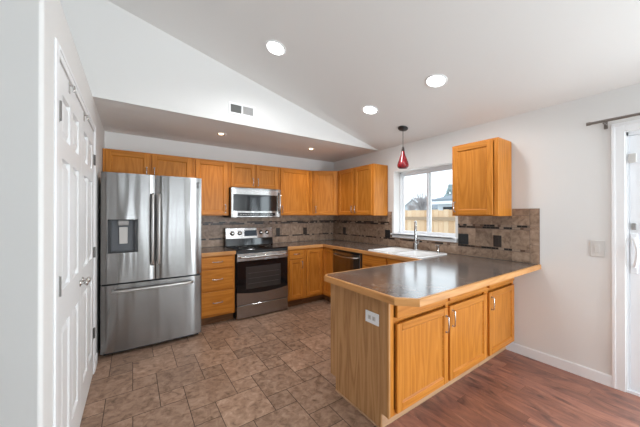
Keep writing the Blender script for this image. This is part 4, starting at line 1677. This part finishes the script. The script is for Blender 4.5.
def house(label, cx, cy, w, d, hw, hr, eaves=False):
    r = thing('neighbour_house', label, 'house', (cx, cy, gz), 'houses beyond the fence')
    if eaves:
        m = MB()
        m.prism([(cx, gz), (cx + d, gz), (cx + d, hw), (cx + d / 2, hw + hr), (cx, hw)], cy - w / 2, cy + w / 2, 0, X=Xy @ Matrix.Scale(1, 4) if False else Matrix(((1, 0, 0, 0), (0, 0, 1, 0), (0, 1, 0, 0), (0, 0, 0, 1))))
        m.build('walls', M['siding'], r)
        m = MB()
        for s in (-1, 1):
            a = Vector((cx + d / 2 + s * (d / 2 + 0.4), hw - 0.4 * hr / (d / 2)))
            b = Vector((cx + d / 2, hw + hr))
            m.prism([(a.x, a.y + 0.02), (b.x, b.y + 0.02), (b.x, b.y + 0.25), (a.x, a.y + 0.25)], cy - w / 2 - 0.4, cy + w / 2 + 0.4, 0, X=Matrix(((1, 0, 0, 0), (0, 0, 1, 0), (0, 1, 0, 0), (0, 0, 0, 1))))
        m.build('roof', M['shingle'], r)
        m = MB()
        m.box(cx - 0.46, cx - 0.41, cy - w / 2 - 0.4, cy + w / 2 + 0.4, hw - 0.32, hw - 0.02)
        m.build('fascia', M['wood_white'], r)
        m = MB()
        m.box(cx - 0.04, cx - 0.005, cy + 1.6, cy + 3.2, hw - 1.5, hw - 0.6)
        m.build('window', M['black_gloss'], r)
        return r
    m = MB()
    m.prism([(cy - w / 2, gz), (cy + w / 2, gz), (cy + w / 2, hw), (cy, hw + hr), (cy - w / 2, hw)], cx, cx + d, 0, X=Xe)
    m.build('walls', M['siding'], r)
    m = MB()
    for s in (-1, 1):
        e0 = Vector((cy + s * (w / 2 + 0.4), hw - 0.4 * hr / (w / 2)))
        e1 = Vector((cy, hw + hr))
        m.prism([(e0.x, e0.y + 0.02), (e1.x, e1.y + 0.02), (e1.x, e1.y + 0.25), (e0.x, e0.y + 0.25)], cx - 0.4, cx + d + 0.4, 0, X=Xe)
    m.build('roof', M['shingle'], r)
    m = MB()
    for s in (-1, 1):
        e0 = Vector((cy + s * (w / 2 + 0.4), hw - 0.4 * hr / (w / 2)))
        m.prism([(e0.x, e0.y), (cy, hw + hr), (cy, hw + hr + 0.28), (e0.x, e0.y + 0.28)], cx - 0.45, cx - 0.41, 0, X=Xe)
    m.build('fascia', M['wood_white'], r)
    m = MB()
    m.box(cx - 0.04, cx - 0.005, cy - 0.7, cy + 0.7, hw - 1.6, hw - 0.5)
    m.build('window', M['black_gloss'], r)
    return r


house('pale gabled house beyond the fence, left of the window mullion', 50, 36.9, 6.0, 9, 2.7, 2.0)
house('pale house with a broad grey roof beyond the fence, right of the window mullion', 26, 12.5, 7.6, 8, 2.75, 0.7, True)


def tree(label, cx, cy, h, rad, conifer):
    r = thing('garden_tree', label, 'tree', (cx, cy, gz), 'trees beyond the fence')
    m = MB()
    m.cyl((cx, cy, gz), (cx, cy, gz + h * 0.6), 0.22, 0.10, n=10)
    m.build('trunk', M['bark'], r)
    m = MB()
    rnd = random.Random(int(cx * 10))
    if conifer:
        for k in range(90):
            t = rnd.random()
            z = gz + h * (0.2 + 0.8 * t)
            rr_ = rad * (1 - t) + 0.15
            a = rnd.random() * 6.283
            p = Vector((cx + rr_ * math.cos(a) * 0.3, cy + rr_ * math.sin(a) * 0.3, z))
            q = Vector((cx + rr_ * math.cos(a), cy + rr_ * math.sin(a), z - 0.25 * rr_))
            m.tube([p, (p + q) / 2, q], [0.28, 0.34, 0.03], n=6)
    else:
        for k in range(140):
            a, e = rnd.random() * 6.283, rnd.uniform(0.3, 1.4)
            z0 = gz + h * rnd.uniform(0.35, 0.6)
            ln = rad * rnd.uniform(0.5, 1.0)
            q = Vector((cx + ln * math.cos(a) * math.cos(e), cy + ln * math.sin(a) * math.cos(e), z0 + ln * math.sin(e)))
            m.tube([(cx, cy, z0), ((cx + q.x) / 2 + rnd.uniform(-.2, .2), (cy + q.y) / 2 + rnd.uniform(-.2, .2), (z0 + q.z) / 2), q], [0.05, 0.035, 0.012], n=5)
    m.build('crown', M['needles'] if conifer else M['bark'], r)
    return r


tree('bare winter tree beyond the fence at the window mullion', 30, 21.0, 5.0, 2.6, False)
tree('dark evergreen beyond the fence at the right of the window', 44, 25.3, 6.6, 3.0, True)
tree('small bare tree beyond the fence at the left of the window', 40, 30.0, 4.6, 1.6, False)
